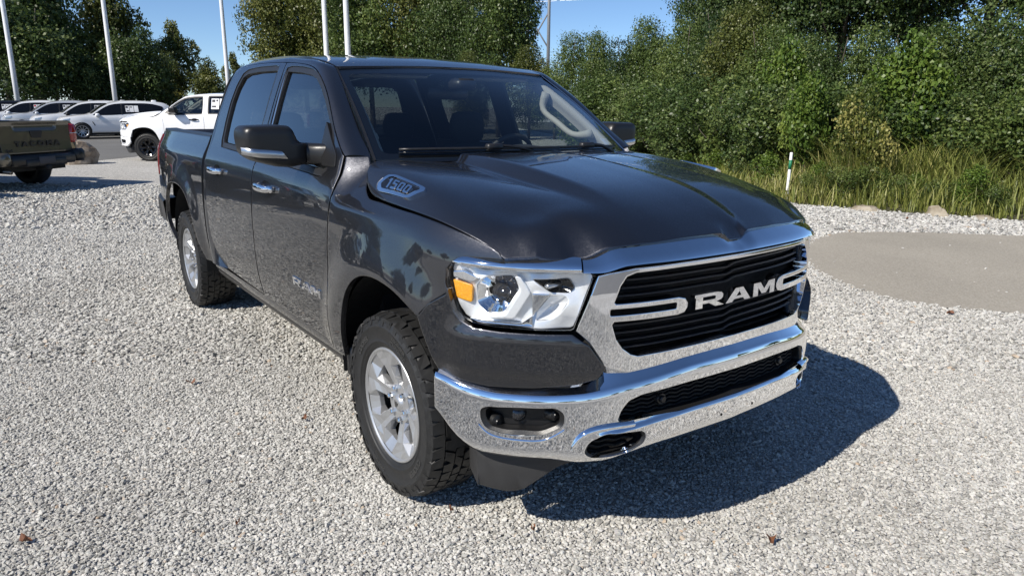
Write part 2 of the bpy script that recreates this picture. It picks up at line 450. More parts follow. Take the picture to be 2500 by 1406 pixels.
def zh(x, y):
    x = np.atleast_1d(np.asarray(x, float)); y = np.abs(np.atleast_1d(np.asarray(y, float)))
    x, y = np.broadcast_arrays(x, y); shp = x.shape; x = x.ravel(); y = y.ravel()
    T = np.stack([r(y) for r in _hrows], 0)             # stations x points
    xs = np.array(_hx); n = len(xs); h = np.diff(xs)
    A = np.zeros((n, n)); A[0, 0] = A[-1, -1] = 1; B = np.zeros((n, len(x)))
    for i in range(1, n-1):
        A[i, i-1] = h[i-1]; A[i, i] = 2*(h[i-1]+h[i]); A[i, i+1] = h[i]; B[i] = 3*((T[i+1]-T[i])/h[i]-(T[i]-T[i-1])/h[i-1])
    c = np.linalg.solve(A, B); xc = np.clip(x, xs[0], xs[-1]); i = np.clip(np.searchsorted(xs, xc)-1, 0, n-2); j = np.arange(len(x)); t = xc-xs[i]
    a = T[i, j]; bb = (T[i+1, j]-T[i, j])/h[i]-h[i]*(2*c[i, j]+c[i+1, j])/3; d = (c[i+1, j]-c[i, j])/(3*h[i])
    z = a+bb*t+c[i, j]*t*t+d*t**3
    z += np.where(x < .8, _dome(np.clip(x, -.45, .8)), 0)*(1-sstep(.392, .458, y))   # raised centre section
    z += .009*(sstep(.082, .055, y))*sstep(-.35, .1, x)*(1-sstep(.85, .95, x))  # narrow centre spine
    return z.reshape(shp)
_zh_raw = zh
_ey = [0,.03,.092,.28,.455,.573,.607,.638,.668,.71,.78,.86,.95]
_ex = spl(_ey, [.958,.958,.956,.940,.914,.876,.858,.838,.815,.808,.765,.692,.60]); _ez = spl([0,.092,.28,.455,.55,.585,.615,.645,.69,.78,.86,.95], [1.204,1.204,1.203,1.198,1.193,1.184,1.166,1.153,1.150,1.154,1.156,1.157])
_cy = np.linspace(0, .95, 96); _gk = np.exp(-np.linspace(-2, 2, 15)**2); _gk /= _gk.sum(); _cc = _ez(_cy)-_zh_raw(np.interp(_cy, _ey, [.958,.958,.956,.940,.914,.876,.858,.838,.815,.800,.765,.692,.60]), _cy)
_c0 = _cc.copy(); _cc = np.convolve(np.pad(_cc, 7, mode='edge'), _gk, 'valid'); _cr = _c0-_cc
def zh(x, y):
    z = _zh_raw(x, y); x = np.asarray(x, float); y = np.abs(np.asarray(y, float)); xe = np.interp(y, _ey, [.958,.958,.956,.940,.914,.876,.858,.838,.815,.800,.765,.692,.60])
    z = z+np.interp(y, _cy, _cc)*sstep(xe-.30, xe, x)+np.interp(y, _cy, _cr)*sstep(xe-.10, xe-.005, x)
    return z-.022*(1-sstep(.035, .075, y))*sstep(.90, .955, x)
def hood_map(off=0.0):
    def f(u, v): return np.stack([u, v, zh(u, v)+off], -1)
    return f
# front wrap: arc length s along the plan curve of the nose, signed like y
_pc = np.array([(0,.995),(.3,.978),(.5,.942),(.6,.905),(.7,.838),(.8,.748),(.9,.63),(.955,.535),(.99,.45),(1.018,.37),(1.03,.28)])
def _arc(pts):
    d = np.r_[0, np.cumsum(np.hypot(*np.diff(pts, axis=0).T))]; fx = spl(d, pts[:, 0]); fy = spl(d, pts[:, 1])
    D = np.linspace(0, d[-1], 400); p = np.stack([fx(D), fy(D)], 1); p[0] = pts[0]; d2 = np.r_[0, np.cumsum(np.hypot(*np.diff(p, axis=0).T))]
    k = list(range(0, 400, 7)); return spl(d2[k], p[k, 0]), spl(d2[k], p[k, 1]), d2[-1]
_py, _px, SL = _arc(_pc)
def fw(s, off=0.0):
    a = np.abs(s); e = 2e-3
    tx = _px(a+e)-_px(np.maximum(a-e, 0)); ty = _py(a+e)-_py(np.maximum(a-e, 0)); tx = np.where(a < 4e-3, 0, tx)
    l = np.hypot(tx, ty); nx, ny = ty/l, -tx/l
    return _px(a)+nx*off, np.sign(s)*(_py(a)+ny*off)
def wrap(off=0.0):
    """(s,z) -> xyz; outward normal needs du x dv : s along +y, z up -> faces +x"""
    def f(u, v):
        o = off(u, v) if callable(off) else off
        x, y = fw(u, o); return np.stack([x, y, np.asarray(v, float)+0*x], -1)
    return f
truck = empty('pickup_truck', (0, 0, 0))
prop(truck, 'dark grey metallic crew cab pickup with chrome grille and bumper on the gravel', 'pickup truck')
def part(name, VF, mat, parent=truck, **k): return mesh(name, VF[0], VF[1], mat, parent, **k)
def pan(name, outline, fm, mat, parent=truck, **k): return panel_obj(name, outline, fm, mat, parent, **k)
SEAM = [(-.53,1.425),(-.70,1.535),(-.90,1.69),(-1.05,1.777),(-1.215,1.841),(-1.39,1.868),(-1.77,1.892),(-2.3,1.903),(-2.535,1.898),(-2.67,1.878),(-2.735,1.84),(-2.768,1.758),(-2.795,1.6),(-2.80,1.42),(-2.79,1.17),(-2.785,.90),(-2.775,.77),(-2.72,.67),(-2.61,.59),(-2.48,.54)]
def belt(x): return 1.352-.026*(x+.69)
WF = [(-1.632,1.833),(-1.412,1.821),(-1.236,1.802),(-1.142,1.780),(-1.045,1.736),(-.934,1.668),(-.829,1.593),(-.735,1.52),(-.69,1.45),(-.685,1.365),(-.70,1.353),(-1.20,1.367),(-1.615,1.378),(-1.625,1.60)]
WR = [(-1.835,1.845),(-2.2,1.849),(-2.42,1.842),(-2.505,1.822),(-2.553,1.755),(-2.578,1.662),(-2.574,1.537),(-2.545,1.43),(-2.515,1.402),(-2.18,1.393),(-1.83,1.385),(-1.83,1.6)]
def grow(P, d):
    P = np.asarray(P, float); P = P if area2(P) > 0 else P[::-1]
    P = resample(P, .05); e = np.roll(P, -1, 0)-P; e /= np.linalg.norm(e, axis=1)[:, None]
    n = np.stack([e[:, 1], -e[:, 0]], 1); n = n+np.roll(n, 1, 0); n /= np.maximum(np.linalg.norm(n, axis=1), .4)[:, None]
    return P+n*d
gap = .004
seam = curve(SEAM, 60)
kb = int(np.argmin(np.abs(seam[:, 0]+1.70)+10*(seam[:, 1] < 1.6)))
FD = [(-.545,.515),(-.54,.75),(-.54,1.0),(-.527,1.15),(-.512,1.262),(-.515,1.34)]
front_door_out = np.array(FD+[tuple(p) for p in seam[:kb]]+[(-1.70,1.887),(-1.695,1.6),(-1.695,1.3),(-1.695,.90),(-1.695,.52)])
rear_door_out = np.array([(-1.703,.525),(-1.703,.90),(-1.703,1.3),(-1.703,1.6),(-1.708,1.888)]+[tuple(p) for p in seam[kb+1:]])
def door(mir):
    sgn = 1 if mir else -1
    for nm, out, win, gm in (('front_door', front_door_out, WF, 'glass_front'), ('rear_door', rear_door_out, WR, 'glass_side')):
        w2 = grow(win, .034)
        d = pan(nm, grow(out, -gap/2), side(), M['paint'], holes=[w2], step=.045, rim=.03, mirror=mir)
        pan('window_trim', grow(win, .033), side(-.006), M['black'], d, holes=[grow(win, .002)], step=.05, rim=.02, mirror=mir)
        pan('window', grow(win, .004), side(-.020), M[gm], d, step=.12, rim=0, mirror=mir)
        # inner door skin
        ox = np.array(out); x0, x1 = ox[:, 0].min()+.06, ox[:, 0].max()-.06
        V, F = box(x0, x1, sgn*.86, sgn*.93, .52, belt((x0+x1)/2)-.01); part('door_panel', (V, F), M['dash'], d, smooth=False)
        # pull handle
        hx = -1.43 if nm == 'front_door' else -2.47
        hz = 1.203 if nm == 'front_door' else 1.222
        yb = float(ys(hx, hz)); L = .115
        pth = curve([(hx-L, yb-.005, hz), (hx-L+.01, yb+.026, hz), (hx-.05, yb+.043, hz), (hx+.05, yb+.043, hz), (hx+L-.01, yb+.026, hz), (hx+L, yb-.005, hz)], 14)
        rows = []
        for p, tz in zip(pth, np.linspace(-1, 1, 14)):
            hh = .017+.004*(1-tz*tz); a = np.linspace(0, 2*math.pi, 11)[:-1]
            rows.append([(p[0], sgn*(p[1]+.011*math.cos(t)), p[2]+hh*math.sin(t)) for t in a])
        h = part('door_handle', grid(rows, True, flip=mir), M['chrome'], d)
        # black oval painting the shaded cup behind the handle and the fixed end block
        th = np.linspace(0, 2*math.pi, 25)[:-1]
        cup = [np.stack([hx+.0+rx*np.cos(th), sgn*(ys(hx+rx*np.cos(th), hz+rz*np.sin(th))+o), hz+rz*np.sin(th)], 1) for rx, rz, o in ((.085, .036, .0012), (.06, .024, .002), (.005, .002, .002))]
        part('handle_cup_shade', grid(cup, True, flip=not mir), M['gloss'], h)
        part('handle_end', rbox(hx+L-.012, hx+L+.035, sgn*(yb-.004), sgn*(yb+.03), hz-.017, hz+.019, .008), M['chrome'], h)
        if nm == 'front_door':
            # raised RAM lettering
            for pl, cx in zip((LET_R, LET_A, LET_M), (-.985, -.855, -.72)):
                for poly in [pl]:
                    W_ = .115 if pl is not LET_M else .135
                    def mf(u, v, dd, cx=cx, W_=W_):
                        uu = u if not mir else -u
                        x = cx+W_*(uu-.5 if not mir else uu+.5); 
                        if mir: x = -.85-(cx+.85)+W_*(-(u-.5))
                        z = .732+.042*v; return (x, sgn*(float(ys(x, z))+dd), z)
                    V, F = prism(poly, mf, .006); F = F if not mir else [f[::-1] for f in F]
                    part('badge_letter', (V, F), M['chrome'], d, smooth=False)
    # bright channel strip at the rear edge of the front window
    st = curve([(-1.618,1.38),(-1.628,1.6),(-1.655,1.842)], 10)
    V, F = grid([[(x, sgn*(float(ys(x, z))-.004), z) for x, z in st], [(x-.018, sgn*(float(ys(x, z))-.003), z) for x, z in st]], flip=mir)
    part('window_channel', (V, F), M['satin'])
LET_R = [(0,0),(.24,0),(.24,.30),(.46,.30),(.70,0),(1.02,0),(.74,.34),(.90,.42),(.97,.56),(.97,.78),(.90,.93),(.75,1),(-.04,1),(-.04,.80),(0,.80),(0,.655),(.24,.655),(.24,.78),(.64,.78),(.70,.72),(.70,.58),(.64,.52),(.24,.52),(.24,.645),(0,.645)]
LET_A = [(-.05,0),(.22,0),(.31,.20),(.70,.20),(.79,0),(1.07,0),(.67,1),(.515,1),(.515,.72),(.62,.40),(.39,.40),(.505,.72),(.505,1),(.34,1)]
LET_M = [(0,0),(.22,0),(.22,.62),(.40,.12),(.60,.12),(.78,.62),(.78,0),(1,0),(1,1),(.70,1),(.50,.45),(.30,1),(0,1)]
for mir in (False, True): door(mir)
# ---- fender
HSEAM = [(.690,.872,1.152),(.668,.880,1.175),(.633,.890,1.191),(.563,.910,1.211),(.446,.932,1.235),(.238,.945,1.254),(.0,.945,1.261),(-.147,.938,1.266),(-.205,.933,1.268),(-.26,.922,1.283),(-.31,.905,1.302),(-.345,.885,1.322),(-.385,.855,1.351),(-.415,.80,1.384)]
def arch(xc, zc, rx, rz, a0, a1, n=30):
    t = np.linspace(a0, a1, n); return np.stack([xc+rx*np.cos(t), zc+rz*np.sin(t)], 1)
HS2 = np.array([(p[0], p[2]) for p in HSEAM])
fa = [(.365,.896),(.32,.918),(.216,.955),(.058,.977),(-.084,.966),(-.203,.915),(-.29,.829),(-.345,.717),(-.385,.60),(-.40,.515)]
fend = [(.49,1.010),(.42,.962),(.37,.910)]+[tuple(p) for p in curve(fa, 26)]+[(-.535,.515),(-.533,.75),(-.532,1.0),(-.519,1.15),(-.503,1.262),(-.506,1.34),(-.52,1.42),(-.45,1.425),(-.425,1.388)]+[tuple(p-np.array((.0, gap))) for p in curve(HS2, 40)[::-1][1:]]+[(.63,1.146),(.55,1.142),(.50,1.118),(.475,1.09),(.475,1.04)]
for mir in (False, True):
    fo = pan('fender', fend, side(), M['paint'], step=.035, rim=.025, mirror=mir)
# ---- hood
hs = curve([(p[0], p[1]) for p in HSEAM], 40)
front = [tuple(p) for p in curve([(.715,.835),(.765,.775),(.800,.71),(.818,.665),(.840,.636),(.858,.607),(.876,.573),(.914,.455),(.940,.28),(.954,.11)], 40)]+[(.960,.06),(.964,.035),(.965,.0)]
rear = [(-.412,.80),(-.405,.70),(-.37,.60),(-.32,.30),(-.30,0)]
half = [tuple(p-np.array((0, gap))) for p in hs]
right = half[::-1]+front                                 # from rear corner to centre front
ho = [(x, -y) for x, y in right]+[(x, y) for x, y in right[::-1][1:]]+[(x, y) for x, y in rear[1:-1]]+[(rear[-1][0], 0)]+[(x, -y) for x, y in rear[1:-1][::-1]]
hood = pan('hood', ho, hood_map(), M['paint'], step=.04, rim=.03)
# hood scoop badge on each flank: chrome frame, dark recess, digits
def badge(mir):
    sg = 1 if mir else -1
    A = np.array((-.19, .898)); B = np.array((.165, .893))     # along the flank, in plan
    def bm(off):
        def f(u, v):
            # u 0..1 along, v 0..1 up the slope (towards the centre line)
            x = A[0]+(B[0]-A[0])*u; y = A[1]+(B[1]-A[1])*u-.060*v+(.048 if mir else .030)
            return np.stack([x, sg*y, zh(x, y)+off], -1)
        return f
    fl = dict(flip=mir)
    out = [(.00,.30),(.06,.02),(.78,.0),(.86,.10),(1.0,.70),(.96,.96),(.24,1.0),(.12,.86)]
    ot = rpoly(out, .06)
    inn = rpoly([(.09,.34),(.15,.17),(.75,.15),(.81,.25),(.90,.70),(.86,.82),(.26,.84),(.18,.74)], .04)
    b = pan('hood_badge', ot, bm(.012), M['chrome'], step=.07, holes=[inn], rim=.014, edge=.02, **fl)
    pan('badge_recess', grow(inn, .02), bm(.004), M['gloss'], b, step=.1, rim=0, edge=.02, **fl)
    digs = {'1': [[(.30,0),(.72,0),(.72,1),(.30,1),(.10,.80),(.10,.66),(.36,.66)]],
            '5': [[(0,0),(.85,0),(1,.14),(1,.52),(.86,.64),(.30,.64),(.30,.80),(1,.80),(1,1),(0,1),(0,.46),(.70,.46),(.70,.20),(0,.20)]],
            '0': [[(.12,0),(.88,0),(1,.14),(1,.86),(.88,1),(.12,1),(0,.86),(0,.5),(.30,.5),(.30,.80),(.70,.80),(.70,.20),(.30,.20),(.30,.485),(0,.485),(0,.14)]]}
    for k, ch in enumerate('1500'):
        u0 = (.25, .37, .515, .66)[k]; w = .115 if ch != '1' else .09
        for poly in digs[ch]:
            pf = bm(.004)
            def mf(u, v, d):
                uu = u0+w*u; 
                if mir: uu = .93-(u0+w*u)+.02
                vv = .25+.48*v
                p = pf(np.array([uu]), np.array([vv]))[0]; return (p[0], p[1]+sg*d*.6, p[2]+d*.8)
            V, F = prism(poly, mf, .010); F = [f[::-1] for f in F] if mir else F
            part('badge_digit', (V, F), M['chrome'], b, smooth=False)
badge(False); badge(True)
# ---- cab frame: pillars and roof rails between the door seam and the windshield / roof edges
OUT3 = [(-.468,.806,1.420),(-.648,.772,1.533),(-.868,.733,1.690),(-1.005,.709,1.785),(-1.105,.692,1.848),(-1.29,.688,1.880),(-1.75,.68,1.922),(-2.3,.68,1.925),(-2.57,.68,1.914),(-2.73,.68,1.897),(-2.81,.70,1.868),(-2.845,.76,1.76),(-2.865,.835,1.6),(-2.872,.905,1.42),(-2.872,.985,1.17),(-2.872,1.0,.90),(-2.872,1.0,.77),(-2.872,.99,.67),(-2.872,.98,.59),(-2.872,.97,.54)]
sd = np.r_[0, np.cumsum(np.hypot(*np.diff(np.array(SEAM), axis=0).T))]
tt = np.linspace(0, sd[-1], 70)
S2 = np.stack([spl(sd, [p[k] for p in SEAM])(tt) for k in (0, 1)], 1)
O3 = np.stack([np.interp(tt, sd, [p[k] for p in OUT3]) for k in range(3)], 1)
for mir in (False, True):
    sg = 1 if mir else -1
    P0 = np.stack([S2[:, 0], ys(S2[:, 0], S2[:, 1]), S2[:, 1]], 1)
    # shift off the seam by the panel gap
    dirv = O3-P0; P0 = P0+dirv/np.linalg.norm(dirv, axis=1)[:, None]*gap
    mid = (P0+O3)/2; nrm = np.stack([np.interp(tt, [0, sd[3], sd[5], sd[9], sd[12], sd[-1]], [.45, .5, 0, -.1, -.5, -.6]), np.full(len(tt), .62), np.interp(tt, [0, sd[3], sd[5], sd[10], sd[12], sd[-1]], [.35, .35, .8, .7, 0, 0])], 1)
    nrm /= np.linalg.norm(nrm, axis=1)[:, None]; Ln = np.linalg.norm(dirv, axis=1)
    Q = mid+nrm*(Ln*.30)[:, None]
    rows = []
    for t in np.linspace(0, 1, 7): rows.append(((1-t)**2)*P0+2*t*(1-t)*Q+t*t*O3)
    inn = P0.copy(); inn[:, 1] -= .03
    rows = [inn]+rows
    rows = [r*[1, sg, 1] for r in rows]
    part('cab_frame', grid(rows, flip=not mir), M['paint'], sharp=R(50))
# ---- roof
_zr = spl([-2.84,-2.6,-2.3,-1.9,-1.6,-1.4,-1.2,-1.06], [1.922,1.950,1.963,1.963,1.948,1.929,1.898,1.864])
def roof_map(u, v):
    z = _zr(u)-.028*(v/.68)**2
    z = z-.006*np.exp(-((np.abs(v)-.42)/.03)**2)*sstep(-1.25, -1.45, u)
    return np.stack([u, v, z], -1)
ro = [(-1.10,-.685),(-1.075,-.45),(-1.06,0),(-1.075,.45),(-1.10,.685),(-1.5,.683),(-2.3,.677),(-2.78,.675),(-2.835,.64),(-2.84,0),(-2.835,-.64),(-2.78,-.675),(-2.3,-.677),(-1.5,-.683)]
pan('roof', ro, roof_map, M['paint'], step=.06, rim=.02)
# ---- windshield: ruled between a lower and an upper curve
def ws_map(off=0.0):
    def f(u, v):                       # u: -1..1 across, v: 0..1 up
        yb = .80*u; xb = -.25-.19*np.abs(u)**2.2; zb = 1.405-.012*u*u
        yt = .686*u; xt = -1.065-.045*np.abs(u)**2.2; zt = 1.858-.020*u*u
        bul = .030*np.sin(np.pi*np.clip(v, 0, 1))*(1-.45*u*u)
        x = xb+(xt-xb)*v+bul*.5+off*.5; z = zb+(zt-zb)*v+bul*.86+off*.86; y = yb+(yt-yb)*v
        return np.stack([x, y, z], -1)
    return f
wsp = rpoly([(-1,.0),(1,.0),(1,1),(-1,1)], .06)
wsh = pan('windshield', wsp, ws_map(.0), M['glass_ws'], step=.09, rim=0)
pan('windshield_border', wsp, ws_map(-.004), M['gloss'], wsh, holes=[rpoly([(-.945,.08),(.945,.08),(.935,.925),(-.935,.925)], .06)], step=.09, rim=0)
for sg in (-1, 1):
    v = np.linspace(.02, 1.0, 14); a = ws_map(.004)(np.full(14, sg*.988), v); b = ws_map(.007)(np.full(14, sg*1.004), v)
    part('pillar_trim', grid([a, b], flip=sg > 0), M['satin'] if sg > 0 else M['black'])
# inspection sticker low on the driver side
pan('sticker', [(.80,.10),(.90,.10),(.90,.16),(.80,.16)], ws_map(-.003), M['paper'], wsh, step=.05, rim=0)
# ---- cowl and wipers
u = np.linspace(-1, 1, 21)
lo = ws_map(0)(u, np.full(21, .03)); hi = lo.copy(); hi[:, 2] -= .01
fr = np.stack([np.interp(np.abs(u), [0, .4, .75, 1], [-.27, -.30, -.35, -.40]), .84*u, np.full(21, 1.352)], 1)
fr2 = fr.copy(); fr2[:, 0] += .10; fr2[:, 2] -= .05
part('cowl', grid([lo, hi, fr, fr2], flip=True), M['plastic'])
def wiper(piv_u, tip_u, tip_v):
    g = ws_map(.022); n = 16
    uu = np.linspace(piv_u+.10, tip_u, n); vv = np.linspace(.045, tip_v, n); P = g(uu, vv)
    w = part('wiper', tube(P, .007, 6), M['black'])
    part('wiper_blade', tube(ws_map(.008)(uu, vv-.006), .005, 4), M['gloss'], w)
    k = n//2-1; piv = np.array((-.30-.05*abs(piv_u), .80*piv_u, 1.405)); mid = P[k]
    arm = curve([piv, (piv+mid)/2+(0.02, 0, .022), mid+(0, 0, .012)], 8)
    part('wiper_arm', tube(arm, [.016, .014, .011, .010, .009, .008, .008, .008], 6), M['black'], w)
    part('wiper_joint', rbox(mid[0]-.02, mid[0]+.02, mid[1]-.045, mid[1]+.045, mid[2]-.008, mid[2]+.022, .008), M['black'], w)
wiper(.10, -.86, .075); wiper(.74, .06, .05)
# ---- cab rear wall with window
cw = rpoly([(-.97,.62),(.97,.62),(.99,1.17,.1),(.905,1.45,.1),(.845,1.62),(.775,1.80,.06),(.68,1.915,.08),(-.68,1.915,.08),(-.775,1.80,.06),(-.845,1.62),(-.905,1.45,.1),(-.99,1.17,.1)], .03)
rw = rpoly([(-.66,1.42),(.66,1.42),(.56,1.79),(-.56,1.79)], .06)
def back_map(x):
    def f(u, v): return np.stack([np.full_like(u, x)+0*v, -u, v], -1)
    return f
pan('cab_back', [(-a, b) for a, b in cw], lambda u, v: np.stack([np.full_like(u, -2.874), u, v], -1), M['paint'], holes=[[(-a, b) for a, b in rw]], step=.12, rim=.0, flip=True)
pan('rear_window', rw, lambda u, v: np.stack([np.full_like(u, -2.868), u, v], -1), M['glass_side'], step=.3, rim=0, flip=True)
# ---- bed
ra = [(-3.99,.515),(-4.10,.60),(-4.135,.73),(-4.10,.86),(-4.0,.965),(-3.85,1.02),(-3.66,1.035),(-3.48,1.025),(-3.33,.975),(-3.21,.87),(-3.13,.74),(-3.08,.62),(-3.02,.515)]
bed_o = [(-4.715,.60),(-4.64,.56),(-4.30,.53)]+[(-4.02,.515)]+[tuple(p) for p in curve(ra, 36)]+[(-2.895,.515),(-2.892,.9),(-2.888,1.2),(-2.885,1.422),(-3.5,1.424),(-4.6,1.424),(-4.70,1.40),(-4.725,1.20),(-4.72,.8)]
tl = rpoly([(-4.745,1.02),(-4.655,1.02),(-4.665,1.385),(-4.735,1.385)], .02)
for mir in (False, True):
    sg = 1 if mir else -1
    b = pan('bed_side', bed_o, side(), M['paint'], step=.045, rim=.03, mirror=mir)
    pan('tail_light', tl, side(.006), M['red'], b, step=.08, rim=.03, mirror=mir)
    xs = np.linspace(-2.885, -4.70, 24); yo = ys(xs, np.full(24, 1.424))
    rows = [np.stack([xs, sg*(yo+.002), np.full(24, 1.418)], 1), np.stack([xs, sg*(yo-.006), np.full(24, 1.434)], 1), np.stack([xs, sg*(yo-.10), np.full(24, 1.436)], 1), np.stack([xs, sg*(yo-.115), np.full(24, 1.40)], 1), np.stack([xs, sg*(yo-.115), np.full(24, .80)], 1)]
    part('bed_rail', grid(rows, flip=mir), M['plastic'], b, sharp=R(35))
part('bed_floor', box(-4.70, -2.89, -.82, .82, .78, .80), M['black'])
part('bed_front_wall', box(-2.93, -2.895, -.85, .85, .62, 1.40), M['black'])
part('tailgate', rbox(-4.735, -4.68, -.86, .86, .80, 1.42, .015), M['paint'])
rb = rpoly([(-4.66,.60),(-4.93,.60),(-4.97,.66),(-4.97,.78),(-4.90,.80),(-4.66,.80)], .02)
def rbm(y0, y1):
    P = rb; n = len(P); V = [(p[0], y0, p[1]) for p in P]+[(p[0], y1, p[1]) for p in P]
    return V, [(i, (i+1) % n, (i+1) % n+n, i+n) for i in range(n)]+[tuple(range(n))[::-1], tuple(range(n, 2*n))]
part('rear_bumper', rbm(-.95, .95), M['plastic'], sharp=R(40))
# bumper end cap reaching forward on the quarter panel
for sg in (-1, 1):
    xs = np.linspace(-4.97, -4.42, 10)
    r_ = [np.stack([xs, sg*(ys(xs, np.full(10, z))+o), np.full(10, z)+dz*np.linspace(1, 0, 10)], 1) for z, o, dz in ((.82, -.005, .0), (.80, .018, .0), (.62, .016, -.03), (.58, -.02, -.03))]
    part('bumper_end', grid(r_, flip=sg > 0), M['plastic'], sharp=R(40))
# ---- rocker strip and underbody
for sg in (-1, 1):
    xs = np.linspace(-2.86, -.42, 30)
    r_ = [np.stack([xs, np.full(30, sg*y), np.full(30, z)], 1) for y, z in ((.972, .520), (.972, .505), (.962, .47), (.93, .43), (.84, .41))]
    part('rocker', grid(r_, flip=sg > 0), M['paint'])
    r_ = [np.stack([xs, np.full(30, sg*y), np.full(30, z)], 1) for y, z in ((.955, .464), (.952, .445), (.92, .405), (.80, .40))]
    part('rocker_guard', grid(r_, flip=sg > 0), M['plastic'])
part('underbody', join([box(-4.6, .62, -.55, .55, .40, .62), box(-2.8, -.45, -.84, .84, .42, .60), box(-4.5, .7, -.46, -.38, .30, .42), box(-4.5, .7, .38, .46, .30, .42), box(-4.65, -4.15, -.8, .8, .52, .7), box(.35, .74, -.72, .72, .36, .60), box(.60, .84, -.60, .60, .42, 1.10), box(-.45, .60, -.62, .62, .6, 1.15)]), M['under'], smooth=False)
part('axle', tube([(0, -.75, .40), (0, .75, .40)], .045, 10), M['under'])
part('axle', tube([(XR, -.75, .405), (XR, .75, .405)], .055, 10), M['under'])
part('differential', lathe([(.01,-.13),(.12,-.10),(.15,0),(.12,.10),(.01,.13)], 16, 'x', (XR, 0, .405)), M['under'])
for xc in (0., XR+.02):
    for sg in (-1, 1):
        t = np.linspace(R(-8), R(188), 26); z0 = .47; rr_ = .505 if xc == 0 else .53
        rows = [np.stack([xc+rr_*np.cos(t), np.full(26, sg*y), z0+rr_*np.sin(t)], 1) for y in (.975, .80, .55)]
        cen = np.stack([np.full(26, xc), np.full(26, sg*.55), np.full(26, z0)], 1)
        part('wheel_liner', grid(rows+[cen], flip=sg < 0), M['well'])
# mud guard behind the front wheel
for sg in (-1, 1):
    part('mud_guard', rbox(-.445, -.385, sg*.72, sg*.985, .40, .56, .015), M['plastic'])
# ================================================================== nose of the truck
def off_face(u, v): return -.10*np.maximum(np.asarray(v)-1.03, 0)-.06*np.maximum(.86-np.asarray(v), 0)
def sym(half):                       # half: s>=0 points from top centre down to bottom centre -> closed loop
    h = [tuple(p) for p in half]; return np.array(h+[(-p[0], p[1]) for p in h[::-1] if abs(p[0]) > 1e-6])
# painted fascia below each head lamp
fas = [(1.315,.898),(1.262,.955),(1.180,1.004),(1.172,1.03),(1.166,1.005),(1.146,.945),(1.120,.918),(1.067,.899),(.968,.895),(.83,.895),(.722,.898),(.664,.860),(.606,.778),(.636,.738),(.70,.716),(.85,.697),(1.009,.689),(1.12,.696),(1.225,.708),(1.262,.78),(1.30,.86)]
for mir in (False, True):
    # wrap() with s>0 is the left side; the right one is its mirror image
    def off_f(u, v): return .012+.014*sstep(.92, .86, np.asarray(v))*sstep(1.22, 1.1, np.abs(u))-.010*sstep(.76, .70, np.asarray(v))
    pan('fascia', fas, wrap(off_f), M['paint'], step=.03, rim=.03, mirror=not mir)
# grille surround
out_h = [(0,1.122),(.30,1.121),(.50,1.118),(.60,1.106),(.637,1.098),(.665,1.02),(.708,.905),(.66,.862),(.602,.776),(.585,.765),(.512,.742),(.30,.752),(0,.756)]
in_h = [(0,1.106),(.30,1.106),(.495,1.103),(.532,1.092),(.556,1.06),(.578,1.004),(.57,.998),(.31,.998),(.28,.990),(.266,.972),(.266,.958),(.28,.940),(.31,.934),(.575,.936),(.583,.925),(.566,.872),(.540,.836),(.505,.810),(.475,.800),(.25,.803),(0,.805)]
slotR = rpoly([(.592,.981),(.318,.981),(.318,.957),(.592,.957)], .008)
gs = pan('grille_surround', sym(out_h), wrap(off_face), M['chrome'], step=.035, holes=[sym(in_h), slotR, slotR*[-1, 1]], rim=.055, edge=.004, bstep=.009)
# dark rim lines of the surround and the black core
pan('grille_backing', sym([(0,1.12),(.55,1.11),(.62,1.0),(.60,.85),(.52,.79),(0,.79)]), wrap(-.11), M['well'], step=.1, rim=0)
for zc in (1.076, 1.048, 1.020, .914, .886, .858, .830):
    sm = .575-.6*abs(zc-.975) if zc > .93 else .575-.55*abs(.925-zc)
    s_ = np.linspace(-sm, sm, 61)
    z_ = zc+.006*np.tanh(s_/.014)-.003*np.exp(-(s_/.09)**2)
    rows = []
    for dz, o in ((-.0085,-.072),(-.0060,-.050),(-.002,-.040),(.002,-.040),(.0045,-.050),(.005,-.066)):
        x, y = fw(s_, o); rows.append(np.stack([x, y, z_+dz], 1))
    part('grille_slat', grid(rows, flip=False), M['slat'], gs)
# raised letters
for poly, s0, w in ((LET_R, -.236, .146), (LET_A, -.070, .132), (LET_M, .088, .146)):
    def mf(u, v, d):
        s = s0+w*u; x, y = fw(np.array([s]), -.012+d); return (float(x[0]), float(y[0]), .944+.053*v)
    V, F = prism(poly, mf, .022); part('grille_letter', (V, F), M['chrome'], gs, smooth=False)
# chrome lip on the hood edge, continued as brows over the lamps
sl = [0,.03,.045,.08,.095,.20,.467,.55,.590,.615,.643,.665,.690]
tz = [1.176,1.176,1.180,1.198,1.200,1.200,1.194,1.191,1.184,1.173,1.160,1.152,1.149]
to = [-.040,-.040,-.042,-.046,-.047,-.047,-.046,-.045,-.044,-.043,-.041,-.039,-.038]
bz = [1.138,1.138,1.138,1.138,1.138,1.138,1.137,1.134,1.122,1.114,1.113,1.113,1.113]
_sl = np.linspace(0, .690, 70)
def smi(xs, ys_):                                        # linear interpolation, then smoothed
    v = np.interp(_sl, xs, ys_); k = np.array([1, 2, 3, 2, 1])/9; return np.convolve(np.pad(v, 2, mode='edge'), k, 'valid')
_tz, _to, _bz = smi(sl, tz), smi(sl, to), smi(sl, bz)
S_ = np.concatenate([-_sl[::-1], _sl[1:]]); A_ = np.abs(S_)
TZ, TO, BZ = np.interp(A_, _sl, _tz), np.interp(A_, _sl, _to), np.interp(A_, _sl, _bz)
rows = []
